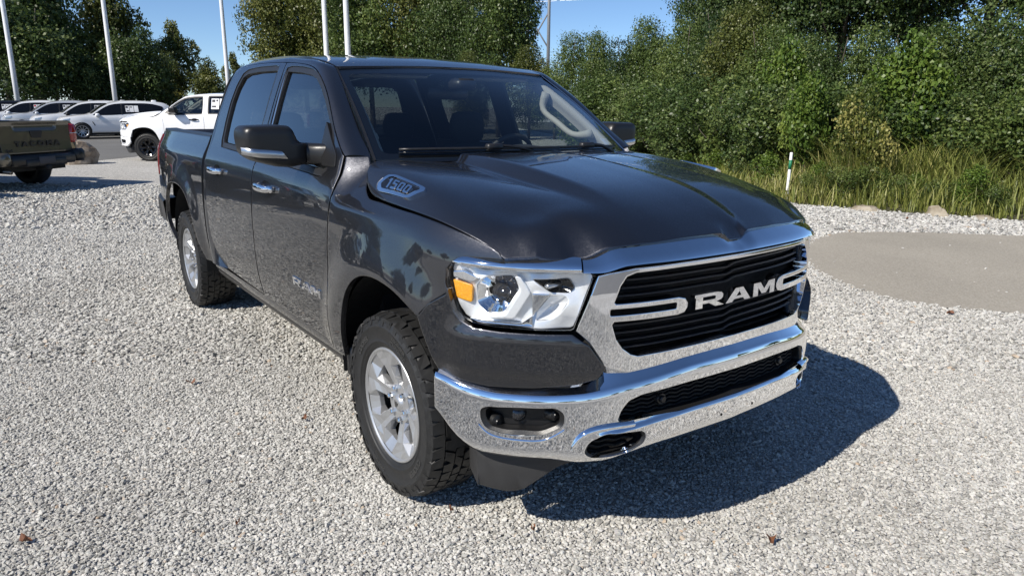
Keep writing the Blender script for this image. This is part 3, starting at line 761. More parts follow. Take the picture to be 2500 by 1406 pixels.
for t, bu in ((-.15, -.02), (0, 0), (.25, .006), (.55, .010), (.85, .008), (1.0, .002), (1.04, -.006), (1.06, -.02)):
    z = TZ+(BZ-TZ)*t; o = TO+(.014-TO)*min(max(t, 0), 1)+bu
    x, y = fw(S_, o); rows.append(np.stack([x, y, z], 1))
part('hood_lip', grid(rows), M['chrome'], sharp=R(60))
for sg in (-1, 1):
    s_ = np.linspace(.696, 1.150, 30)
    tzb = np.interp(s_, [.696,.74,.94,1.10,1.135,1.150], [1.150,1.151,1.152,1.153,1.147,1.133]); bzb = np.interp(s_, [.696,.9,1.10,1.15], [1.112,1.110,1.116,1.124])
    rows = []
    for t, o in ((-.2, -.05), (0, -.028), (.3, .000), (.65, .012), (.9, .012), (1, .006), (1.05, -.02)):
        x, y = fw(s_, o); rows.append(np.stack([x, sg*np.abs(y), tzb+(bzb-tzb)*t], 1))
    part('lamp_brow', grid(rows, flip=sg < 0), M['chrome'], sharp=R(60))
    # black gasket between hood, brow and surround
    s2 = np.linspace(.60, 1.17, 24); x, y = fw(s2, -.10)
    r1 = np.stack([x, sg*np.abs(y), np.full(24, 1.136)], 1); r2 = r1.copy(); r2[:, 2] = .90; r1[:, 0] -= .01
    part('lamp_bucket', grid([r1, r2], flip=sg < 0), M['well'])
sB = np.linspace(-.66, .66, 40); x, y = fw(sB, -.06); x2, y2 = fw(sB, -.02)
part('lip_gasket', grid([np.stack([x, y, np.full(40, 1.165)], 1), np.stack([x2, y2, np.full(40, 1.118)], 1)]), M['black'])
# ---- head lamps
lens_o = [(1.166,1.112),(1.176,1.092),(1.176,1.070),(1.158,1.010),(1.138,.955),(1.122,.928),(1.067,.909),(.968,.903),(.83,.903),(.728,.906),(.716,.912),(.655,1.090),(.66,1.106),(.9,1.103),(1.041,1.103),(1.12,1.112)]
refl = rpoly([(1.070,1.050),(1.030,1.080),(.935,1.084),(.912,1.040),(.965,.955),(1.030,.944),(1.072,.978)], .015)
low_in = rpoly([(.845,.965),(.800,1.020),(.745,1.022),(.735,1.005),(.765,.955),(.800,.935),(.850,.930)], .012)
drl = rpoly([(.865,1.078),(.735,1.082),(.715,1.050),(.735,1.034),(.80,1.032)], .010)
amb = rpoly([(1.168,1.056),(1.085,1.042),(1.088,.980),(1.152,.990)], .008)
for mir in (False, True):
    mm = dict(mirror=not mir); sg = 1 if mir else -1
    hl = pan('headlight', lens_o, wrap(lambda u, v: -.030-.010*np.cos(np.asarray(u)*30)*np.sin(np.asarray(v)*40)), M['lamp_silver'], step=.03, holes=[refl, low_in, drl], rim=.03, **mm)
    hl['label'] = 'clear headlight with chrome reflectors and amber marker'
    pan('lens', grow(lens_o, -.001), wrap(.0), M['glass_lens'], hl, step=.05, rim=.012, **mm)
    pan('amber_marker', amb, wrap(-.018), M['amber'], hl, step=.03, rim=.012, **mm)
    pan('chrome_band', rpoly([(1.165,1.085),(1.12,1.092),(1.055,1.072),(1.072,1.058),(1.09,1.052),(1.166,1.064)], .006), wrap(-.016), M['chrome'], hl, step=.03, rim=.012, **mm)
    pan('bezel_band', rpoly([(.905,1.088),(.868,1.030),(.925,.937),(1.00,.931),(1.02,.938),(.955,.948),(.900,1.04),(.925,1.088)], .01), wrap(-.012), M['lamp_silver'], hl, step=.03, rim=.02, **mm)
    pan('inner_band', rpoly([(.862,1.03),(.80,1.030),(.86,.950),(.90,.920),(1.10,.922),(1.06,.914),(.86,.912)], .006), wrap(-.016), M['chrome'], hl, step=.03, rim=.012, **mm)
    # reflector bowls
    for nm, pol, dep, c in (('reflector', refl, .050, (1.0, 1.01)), ('reflector', low_in, .030, (.80, .975)), ('daytime_lamp', drl, .022, (.79, 1.058))):
        P = resample(pol, .02); rows = []
        for k in np.linspace(0, 1, 6):
            q = np.array(c)+(P-np.array(c))*(1-.98*k); d = -.032-dep*math.sin(k*math.pi/2); x, y = fw(q[:, 0], d); rows.append(np.stack([x, sg*np.abs(y), q[:, 1]], 1))
        part(nm, grid(rows, True, flip=mir), M['gloss'] if nm != 'reflector' else (M['bowl'] if dep > .04 else M['lamp_silver']), hl, smooth=nm != 'reflector', sharp=R(25))
    x, y = fw(np.array([.995]), -.075)
    part('projector', lathe([(.001,.040),(.012,.037),(.021,.028),(.025,.014),(.030,.012),(.032,.004),(.030,-.02)], 20, 'x', (float(x[0])+.012, sg*float(abs(y[0])), 1.018)), M['lamp_glass'], hl, sharp=R(40))
    x, y = fw(np.array([.79]), -.035)
    part('daytime_strip', rbox(float(x[0])-.012, float(x[0])+.012, sg*(abs(float(y[0]))-.034), sg*(abs(float(y[0]))+.034), 1.050, 1.066, .005), M['satin'], hl)
# ---- bumper: rows from the top ledge to the lower edge along the wrap
SB = np.linspace(-1.225, 1.225, 141); AB = np.abs(SB)
led_b = np.interp(AB, [0,.149,.514,.60,.654,.72,.98,1.085,1.20,1.225], [.800,.798,.776,.760,.726,.708,.697,.712,.733,.737])
fac_t = np.interp(AB, [0,.257,.546,.655,.80,.998,1.10,1.197,1.225], [.742,.740,.709,.686,.672,.668,.680,.703,.706])
bot = np.interp(AB, [0,.231,.40,.50,.605,.68,.721,.77,.89,1.05,1.09,1.15,1.225], [.456,.456,.452,.440,.420,.411,.412,.424,.418,.420,.428,.462,.56])
# smooth the interpolated lines
def smooth(a, k=5):
    w = np.ones(k)/k; p = np.pad(a, k//2, mode='edge'); return np.convolve(p, w, 'valid')
led_b, fac_t, bot = smooth(led_b), smooth(fac_t), smooth(bot)
def bump_surf(u, v):
    """v: 0 bottom .. 1 face top .. 1.3 ledge back"""
    a = np.abs(u); b0 = np.interp(a, AB[70:], bot[70:]); f0 = np.interp(a, AB[70:], fac_t[70:]); l0 = np.interp(a, AB[70:], led_b[70:])
    z = np.where(v <= 1, b0+(f0-b0)*np.minimum(v, 1), f0+(l0-f0)*(v-1)/.3)
    vv = np.clip(v, 0, 1)
    o = .030-.030*np.clip((.18-vv)/.18, 0, 1)**2-.010*np.clip((vv-.86)/.14, 0, 1)**2
    # step: centre band below the intake stands proud
    o = o+.014*sstep(.47, .38, vv)*sstep(.66, .56, a)
    o = o-.055*np.clip((v-1)/.3, 0, 1)**.9
    x, y = fw(u, o); return np.stack([x, y, z], -1)
def bz_to_v(s, z):
    a = abs(s); b0 = np.interp(a, AB[70:], bot[70:]); f0 = np.interp(a, AB[70:], fac_t[70:]); return (z-b0)/(f0-b0)
def bpoly(pts): return np.array([(s, float(bz_to_v(s, z))) for s, z in pts])
intake_h = [(0,.682),(.25,.680),(.47,.668),(.520,.652),(.548,.618),(.560,.582),(.548,.572),(.30,.576),(0,.579)]
pod_ = [(.672,.462),(.656,.504),(.60,.538),(.468,.535),(.452,.515),(.462,.486),(.512,.453),(.645,.440)]
fog_ = [(1.036,.604),(1.010,.618),(.90,.626),(.768,.632),(.740,.612),(.740,.566),(.808,.528),(.90,.518),(.955,.520),(1.016,.534),(1.034,.564)]
def rp(pts, r): return rpoly(pts, r)
bo = np.array([(s, 1.3) for s in np.linspace(1.225, -1.225, 90)]+[(s, 0) for s in np.linspace(-1.225, 1.225, 90)])
holes = [bpoly(rp(sym(intake_h), .012)), bpoly(rp(pod_, .02)), bpoly(rp(pod_, .02)*[-1, 1]), bpoly(rp(fog_, .02)), bpoly(rp(fog_, .02)*[-1, 1])]
bumper = pan('front_bumper', bo, bump_surf, M['chrome'], step=.032, holes=holes, rim=.022, edge=.008, bstep=.014)
def bsurf_z(off):
    def f(u, v):
        vv = np.array([float(bz_to_v(a, b)) for a, b in zip(np.ravel(u), np.ravel(v))]); p = bump_surf(np.ravel(u), vv)
        e = fw(np.ravel(u), 1.0); e0 = fw(np.ravel(u), 0.0); n = np.stack([e[0]-e0[0], e[1]-e0[1], 0*e[0]], 1)
        return p+n*off
    return f
# black bezels and meshes in the openings
mesh_bits = []
def bezel(name, pts, width, dep, parent=bumper):
    P = resample(pts, .02); rows = []
    Q = grow(pts, .0); 
    c = P.mean(0)
    a = bsurf_z(-.004)(P[:, 0], P[:, 1]); P2 = P+(c-P)/np.linalg.norm(c-P, axis=1)[:, None]*width; b = bsurf_z(-.012)(P2[:, 0], P2[:, 1]); d = bsurf_z(-dep)(P2[:, 0], P2[:, 1])
    rows = [a, b, d]
    return part(name, grid(rows, True, flip=area2(P) > 0), M['plastic'], parent, sharp=R(40))
bezel('intake_bezel', rp(sym(intake_h), .012), .010, .05)
for sg in (-1, 1):
    bezel('vent_bezel', rp(np.array(pod_)*[sg, 1], .02), .009, .05)
# open wave mesh inside intake and vents
def wave_rows(s0, s1, z0, z1, nrow, off, parent, clip):
    for k in range(nrow):
        z = z0+(z1-z0)*(k+.5)/nrow; s_ = np.linspace(s0, s1, max(8, int((s1-s0)/.012))); zz = z+.0035*np.sin(s_*95)
        okm = inside(clip, np.stack([s_, zz], 1))
        if okm.sum() < 4: continue
        s_, zz = s_[okm], zz[okm]
        rows = []
        for dz, o in ((-.0035, off-.02), (-.003, off), (.003, off), (.0035, off-.02)):
            x, y = fw(s_, o); rows.append(np.stack([x, y, zz+dz], 1))
        part('mesh_bar', grid(rows), M['well'], parent, sharp=R(30))
pan('intake_backing', grow(sym(intake_h), .01), wrap(-.045), M['well'], bumper, step=.1, rim=0)
wave_rows(-.56, .56, .572, .684, 7, -.012, bumper, rp(sym(intake_h), .012))
for sg in (-1, 1):
    pp = rp(np.array(pod_)*[sg, 1], .02); pan('vent_backing', grow(pp, .012), wrap(-.045), M['well'], bumper, step=.1, rim=0)
    wave_rows(min(pp[:, 0]), max(pp[:, 0]), .44, .54, 5, -.010, bumper, pp)
for s0 in (-.36, .36):
    x, y = fw(np.array([s0]), -.012)
    sn = part('parking_sensor', lathe([(.001,.020),(.011,.020),(.014,.016),(.014,.010),(.020,.010),(.023,.004),(.023,-.02)], 20, 'x', (float(x[0]), float(y[0]), .619)), M['plastic'], bumper, sharp=R(30))
for s0, z0 in ((-.089,.513),(.098,.513),(-.089,.462),(.098,.462)):
    p = bsurf_z(.0012)(np.array([s0]), np.array([z0]))[0]
    part('plate_hole', lathe([(.0001,.0),(.0055,.0),(.0055,-.004)], 12, 'x', tuple(p)), M['well'], bumper)
# fog lamp pockets
for sg in (-1, 1):
    fp = rp(np.array(fog_)*[sg, 1], .02)
    fb = bezel('fog_bezel', fp, .016, .055)
    pan('fog_pocket', grow(fp, .006), wrap(-.030), M['plastic'], fb, step=.06, rim=0)
    x, y = fw(np.array([.905]), -.030)
    part('fog_lamp', lathe([(.001,.022),(.016,.020),(.026,.013),(.030,.004),(.033,.0)], 24, 'x', (float(x[0]), sg*float(abs(y[0])), .580)), M['lamp_glass'], fb)
    part('fog_lens', lathe([(.001,.034),(.018,.031),(.031,.021),(.036,.004)], 24, 'x', (float(x[0]), sg*float(abs(y[0])), .580)), M['glass_lens'], fb)
    for s0, z0, r_ in ((1.0, .545, .026), (.785, .590, .022)):
        x, y = fw(np.array([s0]), -.022); part('parking_sensor', lathe([(.001,.030),(.011,.030),(.013,.026),(r_,.022),(r_+.006,-.01)], 20, 'x', (float(x[0]), sg*float(abs(y[0])), z0)), M['plastic'], fb, sharp=R(35))
    # bright ledge under the pocket
    lip = curve([(1.040,.548),(1.012,.522),(.955,.507),(.88,.505),(.808,.513),(.74,.555)], 24)
    rows = []
    for dz, o in ((.012, .000), (.006, .018), (-.002, .034), (-.008, .034), (-.014, .026)):
        x, y = fw(lip[:, 0], o); rows.append(np.stack([x, sg*np.abs(y), lip[:, 1]+dz], 1))
    part('pocket_lip', grid(rows, flip=sg < 0), M['chrome'], fb)
    # swept brow over the vent
    lip = curve([(.712,.492),(.69,.528),(.645,.556),(.56,.568),(.50,.569)], 20)
    rows = []
    for dz, o in ((.010, .024), (.004, .040), (-.004, .047), (-.012, .044), (-.02, .034)):
        x, y = fw(lip[:, 0], o*np.ones(20)); rows.append(np.stack([x, sg*np.abs(y), lip[:, 1]+dz], 1))
    part('vent_brow', grid(rows, flip=sg < 0), M['chrome'], bumper)
# black strip as gap shadow above the bumper and the air dam below it
x, y = fw(SB[6:-6], -.045); x2, y2 = fw(SB[6:-6], -.03)
part('bumper_gap_shade', grid([np.stack([x, y, np.where(AB[6:-6] < .60, .785, led_b[6:-6]+.06)], 1), np.stack([x2, y2, led_b[6:-6]-.03], 1)]), M['black'])
sD = np.linspace(-1.09, 1.09, 90); aD = np.abs(sD)
lowz = np.interp(aD, [0,.55,.66,.76,.84,.90,.96,1.09], [.405,.40,.388,.352,.290,.245,.230,.236])
rows = []
for t, o in ((0, -.060), (.10, -.050), (.55, -.058), (.96, -.070), (1, -.078), (1.0, -.11)):
    x, y = fw(sD, o); rows.append(np.stack([x, y, (.47+(lowz-.47)*t)], 1))
part('air_dam', grid(rows), M['dam'], sharp=R(35))
for sg in (-1, 1):                                   # flat return that closes the outer end
    x, y = fw(np.array([1.09]), np.array([-.065])); X, Y = float(x[0]), float(y[0])
    part('dam_end', ([(X, sg*Y, .47), (X, sg*Y, .236), (X-.14, sg*(Y-.05), .245), (X-.14, sg*(Y-.05), .47)], [(0, 1, 2, 3)]), M['dam'], smooth=False)
# ---- door mirrors
mo = [(1.272,1.50),(1.268,1.535),(1.250,1.553),(1.10,1.558),(1.050,1.553),(1.030,1.530),(1.018,1.492),(1.000,1.474),(.965,1.472),(.965,1.372),(1.05,1.357),(1.12,1.362),(1.22,1.392),(1.262,1.425)]
for sg in (-1, 1):
    P = resample(rpoly(mo, .02), .02); P = P if area2(P) > 0 else P[::-1]; c = np.array((1.13, 1.455)); rows = []
    for xx, k in ((-.802,.55),(-.804,.80),(-.812,.90),(-.826,.96),(-.85,1.0),(-.955,1.0),(-.975,.985),(-.982,.95)):
        q = c+(P-c)*k; rows.append(np.stack([np.full(len(q), xx)+.10*(1.13-q[:, 0])*0-(.04*(q[:, 0]-1.1)), sg*q[:, 0], q[:, 1]], 1))
    fr_ = rows[0]; 
    V, F = grid(rows, True, flip=sg > 0); F.append(tuple(range(len(P)))[::(1 if sg > 0 else -1)])
    m_ = part('side_mirror', (V, F), M['plastic'], sharp=R(55))
    q = c+(P-c)*.955; V = [(-.978-.04*(a-1.1), sg*a, b) for a, b in q]; part('mirror_glass', (V, [tuple(range(len(V)))[::(-1 if sg > 0 else 1)]]), M['chrome'], m_, smooth=False)
    # turn signal strip
    ts = [(1.274,1.452),(1.10,1.432),(1.06,1.402),(1.14,1.405),(1.262,1.418)]
    rows = []
    lo_ = curve([(1.276,1.424),(1.22,1.412),(1.14,1.404),(1.075,1.398)], 16); hi_ = curve([(1.276,1.456),(1.22,1.450),(1.16,1.445),(1.105,1.438)], 16)
    rows = []
    for t, ex in ((0, .0), (.2, .008), (.8, .008), (1, .0)):
        r_ = lo_+(hi_-lo_)*t; xf = -.826-.04*(r_[:, 0]-1.1)-.05*np.clip((r_[:, 0]-1.235)/.04, 0, 1)**2+ex; rows.append(np.stack([xf+.022, sg*r_[:, 0], r_[:, 1]], 1))
    part('turn_signal', grid(rows, flip=sg > 0), M['satin'], m_)
    # arm and sail
    rows = []
    th = np.linspace(0, 2*math.pi, 17)[:-1]
    for yy, xc_, zc_, hx_, hz_ in ((1.03,-.88,1.420,.062,.050),(.97,-.87,1.419,.066,.052),(.925,-.83,1.416,.085,.054),(.885,-.78,1.412,.10,.056)):
        rows.append(np.stack([xc_+hx_*np.sign(np.cos(th))*np.abs(np.cos(th))**.6, np.full(16, sg*yy), zc_+hz_*np.sign(np.sin(th))*np.abs(np.sin(th))**.6], 1))
    part('mirror_arm', grid(rows, True, flip=sg > 0), M['plastic'], m_)
    pan('mirror_sail', rpoly([(-.565,1.372),(-.72,1.372),(-.80,1.46),(-.815,1.575),(-.70,1.495),(-.60,1.43)], .012), side(.006), M['plastic'], m_, step=.05, rim=.02, mirror=sg > 0)
# ================================================================== wheels and cabin
RT, RRIM = .405, .250
def rim_face():
    """six-spoke faceted alloy face, built facet by facet; heights are along the outward axis"""
    V, F = [], []
    def P(r, deg, h): V.append((r*math.cos(R(deg)), -(.128+h), r*math.sin(R(deg)))); return len(V)-1
    def quad(*q): F.append(tuple(q))
    for k in range(6):
        c = 60*k+30
        for s in (-1, 1):
            # spoke edge (inner, mid, outer), spoke axis, window corners, pocket corners on the rim
            e = [P(.088, c+s*15, -.047), P(.125, c+s*18.5, -.034), P(.172, c+s*20, -.020), P(.205, c+s*15, -.014), P(.236, c+s*13, -.009)]
            x = [P(.088, c+s*30, -.047), P(.125, c+s*30, -.039), P(.172, c+s*30, -.030), P(.205, c+s*30, -.024), P(.236, c+s*30, -.011)]
            w = [P(.094, c, -.066), P(.097, c+s*10, -.065), P(.122, c+s*16, -.058), P(.176, c+s*15, -.044), P(.187, c+s*7, -.041), P(.187, c, -.041)]
            b_ = [P(.236, c+s*8, -.013), P(.236, c, -.013)]
            h0 = P(.088, c, -.049)
            L = []
            for i in range(4): L.append((x[i], e[i], e[i+1], x[i+1]))
            L += [(e[0], h0, w[0], w[1]), (e[0], w[1], w[2], e[1]), (e[1], w[2], w[3], e[2]), (e[2], w[3], w[4], b_[0]), (e[2], b_[0], e[3]), (e[3], b_[0], e[4]), (w[4], w[5], b_[1], b_[0])]
            # window walls
            bk = [P(.094, c, -.086), P(.097, c+s*10, -.086), P(.122, c+s*16, -.080), P(.176, c+s*15, -.066), P(.187, c+s*7, -.062), P(.187, c, -.062)]
            for i in range(5): L.append((w[i], bk[i], bk[i+1], w[i+1]))
            for q in L: F.append(q if s < 0 else q[::-1])
    # hub and outer lip as rings
    def ring(r0, h0, r1, h1, n=48):
        for i in range(n):
            a0, a1 = 360*i/n, 360*(i+1)/n; quad(P(r0, a0, h0), P(r1, a0, h1), P(r1, a1, h1), P(r0, a1, h0))
    ring(.030, -.046, .0885, -.047)
    return V, F
def tread_blocks(seed=1):
    rng = np.random.default_rng(seed); parts = []
    rows = [(-.113, .026, 46, 0), (-.062, .0235, 46, .5), (-.018, .0195, 50, .2), (.024, .0195, 50, .7), (.067, .0235, 46, .1), (.115, .026, 46, .6)]
    for yc, hw, n, ph in rows:
        for i in range(n):
            a = 2*math.pi*(i+ph)/n; da = 2*math.pi/n*.455*rng.uniform(.88, 1.04); sk = rng.uniform(-.02, .04)*(1 if i % 2 else -1)
            edge = abs(yc) > .105
            R0 = RT-.012; R1 = RT-(.003 if edge else 0)
            V = []
            for rr, sh in ((R0-.006, 1.0), (R1, .90)):
                for (sy, sa) in ((-1, -1), (1, -1), (1, 1), (-1, 1)):
                    yy = yc+sy*hw*(1 if sh == 1.0 else .95)*rng.uniform(.93, 1.0); aa = a+sa*da*(1 if sh == 1.0 else .95)+sy*sk+(.010 if (sy*sa > 0) else -.010)
                    q = rr-(.012 if edge and sy*yc > 0 else 0)
                    V.append((q*math.sin(aa), yy, q*math.cos(aa)))
            parts.append((V, [(4,5,6,7), (0,1,5,4), (1,2,6,5), (2,3,7,6), (3,0,4,7)]))
    for side_ in (-1, 1):                                          # shoulder lugs running on to the side wall
        n = 40
        for i in range(n):
            a = 2*math.pi*(i+(.0 if side_ < 0 else .6))/n; da = 2*math.pi/n*(.36 if i % 2 else .28); V = []
            ln = .045 if i % 2 else .030
            for o in (0, 1):
                for (rr, yy) in ((RT-.020, .133), (RT-.020-ln, .1405)):
                    for sa in (-1, 1):
                        V.append(((rr)*math.sin(a+sa*da*(1 if rr > RT-.03 else .7)), side_*(yy-.006+o*.0065), rr*math.cos(a+sa*da*(1 if rr > RT-.03 else .7))))
            parts.append((V, [(4,5,7,6), (0,1,5,4), (2,6,7,3), (0,4,6,2), (1,3,7,5)]))
    V, F = join(parts)
    Va = np.array(V); G = []
    for f in F:                                                    # orient outward from the carcass centre ring
        q = Va[list(f)]; n_ = np.cross(q[1]-q[0], q[2]-q[0]); c = q.mean(0); ring = np.array((c[0], 0, c[2])); ring = ring/np.linalg.norm(ring)*.33
        G.append(f if n_@(c-ring) > 0 else f[::-1])
    return V, G
def tyre_text(txt, rad, ang0, size, up=True):
    V, F = text_mesh(txt, size, .0012, .0008)
    out = []
    for x, y, z in V:
        r = rad+y; a = ang0-x/rad
        out.append((r*math.cos(a), -.1385-z*1.6, r*math.sin(a)))
    return out, F
def build_wheel():
    """wheel axis along y, outside towards -y"""
    w = empty('wheel')
    prof = [(.235,.110),(.250,.118),(.262,.128),(.300,.138),(.345,.1395),(.372,.134),(.386,.124),(.391,.10),(.393,.05),(.393,-.05),(.391,-.10),(.386,-.124),(.372,-.134),(.352,-.1392),(.349,-.1415),(.344,-.1415),(.341,-.1388),(.300,-.1380),(.285,-.1350),(.283,-.1370),(.278,-.1365),(.276,-.1325),(.270,-.130),(.262,-.128),(.258,-.122),(.250,-.118),(.240,-.105)]
    t = mesh('tyre', *lathe(prof, 72, 'y'), M['rubber'], w)
    mesh('tread', *tread_blocks(), M['rubber'], t, smooth=False)['kind'] = 'stuff'
    tv, tf = join([tyre_text('COOPER', .300, R(150), .034), tyre_text('DISCOVERER', .322, R(82), .020), tyre_text('STRONGHOLD', .298, R(82), .020), tyre_text('COOPER', .300, R(-25), .034), tyre_text('DISCOVERER', .322, R(-95), .020)])
    mesh('side_lettering', tv, tf, M['letter'], t, smooth=False)['kind'] = 'stuff'
    yo = -.128                                                     # plane of the rim flange
    V, F = rim_face(); Va = np.array(V); G = []
    for f in F:
        q = Va[list(f)]; n_ = np.cross(q[1]-q[0], q[2]-q[0]); c_ = q.mean(0)
        wall = abs(n_[1]) < .35*np.linalg.norm(n_)
        G.append(f if (n_[1] < 0 or wall) else f[::-1])
    rim = mesh('rim', V, G, M['alloy'], w, smooth=False)
    mesh('rim_lip', *lathe([(.234,-.1185),(.238,-.1200),(.241,-.1245),(.246,-.1262),(.2515,-.1240),(.253,-.118)], 72, 'y'), M['alloy'], rim)
    mesh('barrel', *lathe([(.248,-.122),(.236,-.10),(.226,-.06),(.215,.0),(.228,.09),(.245,.11)], 48, 'y'), M['under'], rim)
    mesh('brake_disc', *lathe([(.02,.005),(.19,.005),(.195,.02)], 40, 'y'), M['under'], w)  # black, not bare steel: shade behind the spokes put into the colour
    mesh('centre_cap', *lathe([(.0005,-.096),(.020,-.095),(.030,-.091),(.034,-.086),(.042,-.080),(.046,-.07)], 28, 'y'), M['alloy'], rim)
    V, F = prism([(-.014,.012),(-.012,-.002),(-.004,-.014),(.004,-.014),(.012,-.002),(.014,.012),(.005,.004),(.0,.012),(-.005,.004)], lambda u, v, d: (u, -.0955-d, v), .003)
    mesh('cap_emblem', V, F, M['disc'], rim, smooth=False)
    for k in range(6):
        a = (k)*2*math.pi/6; cx, cz = .070*math.cos(a), .070*math.sin(a)
        mesh('lug_nut', *lathe([(.0005,-.104),(.008,-.103),(.0115,-.098),(.0115,-.070)], 6, 'y', (cx, 0, cz)), M['chrome'], rim, sharp=R(40))
    return w
W0 = build_wheel()
wheel_roots = [W0]
YC = -.853
spots = [(0.0, -1, R(14)), (XR, -1, R(37)), (0.0, 1, R(52)), (XR, 1, R(5))]
def place_wheel(w, x, sg, spin):
    w.parent = truck; w.location = (x, sg*abs(YC), RT-.003)
    w.rotation_euler = (0, spin, 0) if sg < 0 else (0, spin, math.pi)
for i, (x, sg, sp) in enumerate(spots):
    w = W0 if i == 0 else copy_tree(W0)
    place_wheel(w, x, sg, sp)
# ---- cabin
part('dashboard', grid([np.stack([x*np.ones(15)-.10*np.linspace(-1, 1, 15)**2*(x > -.6), np.linspace(-.80, .80, 15), z*np.ones(15)], 1) for x, z in ((-.34,1.36),(-.55,1.375),(-.80,1.365),(-.92,1.33),(-.95,1.15),(-.80,.85))]), M['dash'])
th = np.linspace(-.2, math.pi+.2, 18)
part('gauge_hood', grid([np.stack([np.full(18, x), .40+.20*np.cos(th), 1.345+h*np.sin(th)], 1) for x, h in ((-.62,.03),(-.74,.075),(-.93,.085))]), M['dash'])
a = np.linspace(0, 2*math.pi, 41)[:-1]
tilt = R(26)
ring = np.stack([-1.08+.185*np.sin(a)*math.sin(tilt)*1.0, .40+.185*np.cos(a), 1.31+.185*np.sin(a)*math.cos(tilt)], 1)
sw = part('steering_wheel', tube(ring, .015, 8, closed=True), M['dash'])
part('wheel_spokes', join([tube([(-1.06,.40,1.30),(-1.07,.23,1.31)], .016, 6), tube([(-1.06,.40,1.30),(-1.07,.57,1.31)], .016, 6), rbox(-1.10, -1.02, .32, .48, 1.23, 1.36, .03), tube([(-1.05,.40,1.30),(-.85,.40,1.22)], .035, 8)]), M['dash'], sw)
def seat(x, y, w, hz):
    rows = []
    for z, k, dx in ((.72,.98,.0),(.80,1.0,-.0),(1.0,1.0,-.05),(1.2,.96,-.11),(1.35,.86,-.15),(1.40,.70,-.165)):
        t = np.linspace(0, 2*math.pi, 21)[:-1]; rows.append(np.stack([x+dx+.075*np.sin(t), y+w*k*np.sign(np.cos(t))*np.abs(np.cos(t))**.5, np.full(20, z)], 1))
    top = rows[-1].mean(0); rows.append(np.repeat(top[None]+[[0, 0, .015]], 20, 0))
    V, F = grid(rows, True); V2, F2 = rbox(x, x+.50, y-w, y+w, .66, .84, .05)
    s = part('seat', join([(V, F), (V2, F2)]), M['seat'])
    rows = []
    for z, k in ((1.41,.6),(1.43,.9),(1.49,1.0),(1.55,.96),(1.60,.8),(1.615,.5)):
        t = np.linspace(0, 2*math.pi, 21)[:-1]; rows.append(np.stack([x-.155+.05*k*np.sin(t), y+.135*k*np.sign(np.cos(t))*np.abs(np.cos(t))**.55, np.full(20, z+hz)], 1))
    rows.append(np.repeat(rows[-1].mean(0)[None], 20, 0))
    part('headrest', grid(rows, True), M['seat'], s)
    part('headrest_posts', join([tube([(x-.155, y-.05, 1.38), (x-.155, y-.05, 1.45+hz)], .006, 6), tube([(x-.155, y+.05, 1.38), (x-.155, y+.05, 1.45+hz)], .006, 6)]), M['chrome'], s)
seat(-1.42, -.42, .25, .0); seat(-1.42, .42, .25, .0); seat(-2.48, -.45, .30, -.02); seat(-2.48, .45, .30, -.02)
part('centre_console', rbox(-1.55, -.90, -.14, .14, .60, .98, .03), M['dash'])
part('cabin_floor', join([box(-2.80, -.40, -.86, .86, .58, .62), box(-.46, -.40, -.80, .80, .6, 1.32)]), M['seat'], smooth=False)
V, F = grid([np.stack([np.full(11, x), np.linspace(-.66, .66, 11), _zr(x)-.045-.03*np.linspace(-1, 1, 11)**2], 1) for x in np.linspace(-1.13, -2.80, 12)])
part('headliner', (V, F), M['liner'])
part('sun_visor', join([rbox(-1.28, -1.10, -.58, -.14, 1.800, 1.818, .006), rbox(-1.28, -1.10, .14, .58, 1.800, 1.818, .006)]), M['liner'])
part('rear_view_mirror', join([rbox(-1.10, -1.075, -.15, .12, 1.685, 1.755, .012), tube([(-1.075, -.02, 1.74), (-1.0, -.01, 1.80)], .010, 6)]), M['black'])
part('camera_housing', rbox(-1.08, -.90, -.06, .07, 1.735, 1.80, .02), M['black'])
for sg in (-1, 1):
    # inner pillar covers: A, B and C
    v = np.linspace(0, 1, 16); e1 = ws_map(-.03)(np.full(16, sg*.915), v); e2 = ws_map(-.075)(np.full(16, sg*.965), v); e0 = ws_map(-.02)(np.full(16, sg*.975), v)
    e3 = e2.copy(); e3[:, 0] -= .07
    ap = part('pillar_cover', grid([e0, e1, e2, e3], flip=sg > 0), M['cream'])
    hb = [ws_map(-.05)(np.array([sg*.93]), np.array([k]))[0] for k in (.30, .42, .72, .84)]
    off = np.array((-.075, -sg*.035, -.055))
    gp = curve([hb[0], hb[0]*.3+hb[1]*.7+off*.9, (hb[1]+hb[2])/2+off*1.05, hb[2]*.7+hb[3]*.3+off*.9, hb[3]], 16)
    part('grab_handle', tube(gp, [.030,.026,.022,.019,.018,.018,.018,.018,.018,.018,.018,.018,.019,.022,.026,.030], 8), M['cream'], ap)
    for xb, wd in ((-1.73, .075), (-2.66, .10)):
        zz = np.linspace(1.33, 1.86, 8); y_ = ys(np.full(8, xb), zz)-.055
        part('pillar_cover', grid([np.stack([np.full(8, xb+wd), sg*(y_+.01), zz], 1), np.stack([np.full(8, xb), sg*(y_-.02), zz], 1), np.stack([np.full(8, xb-wd), sg*(y_+.01), zz], 1)], flip=sg < 0), M['seat'])
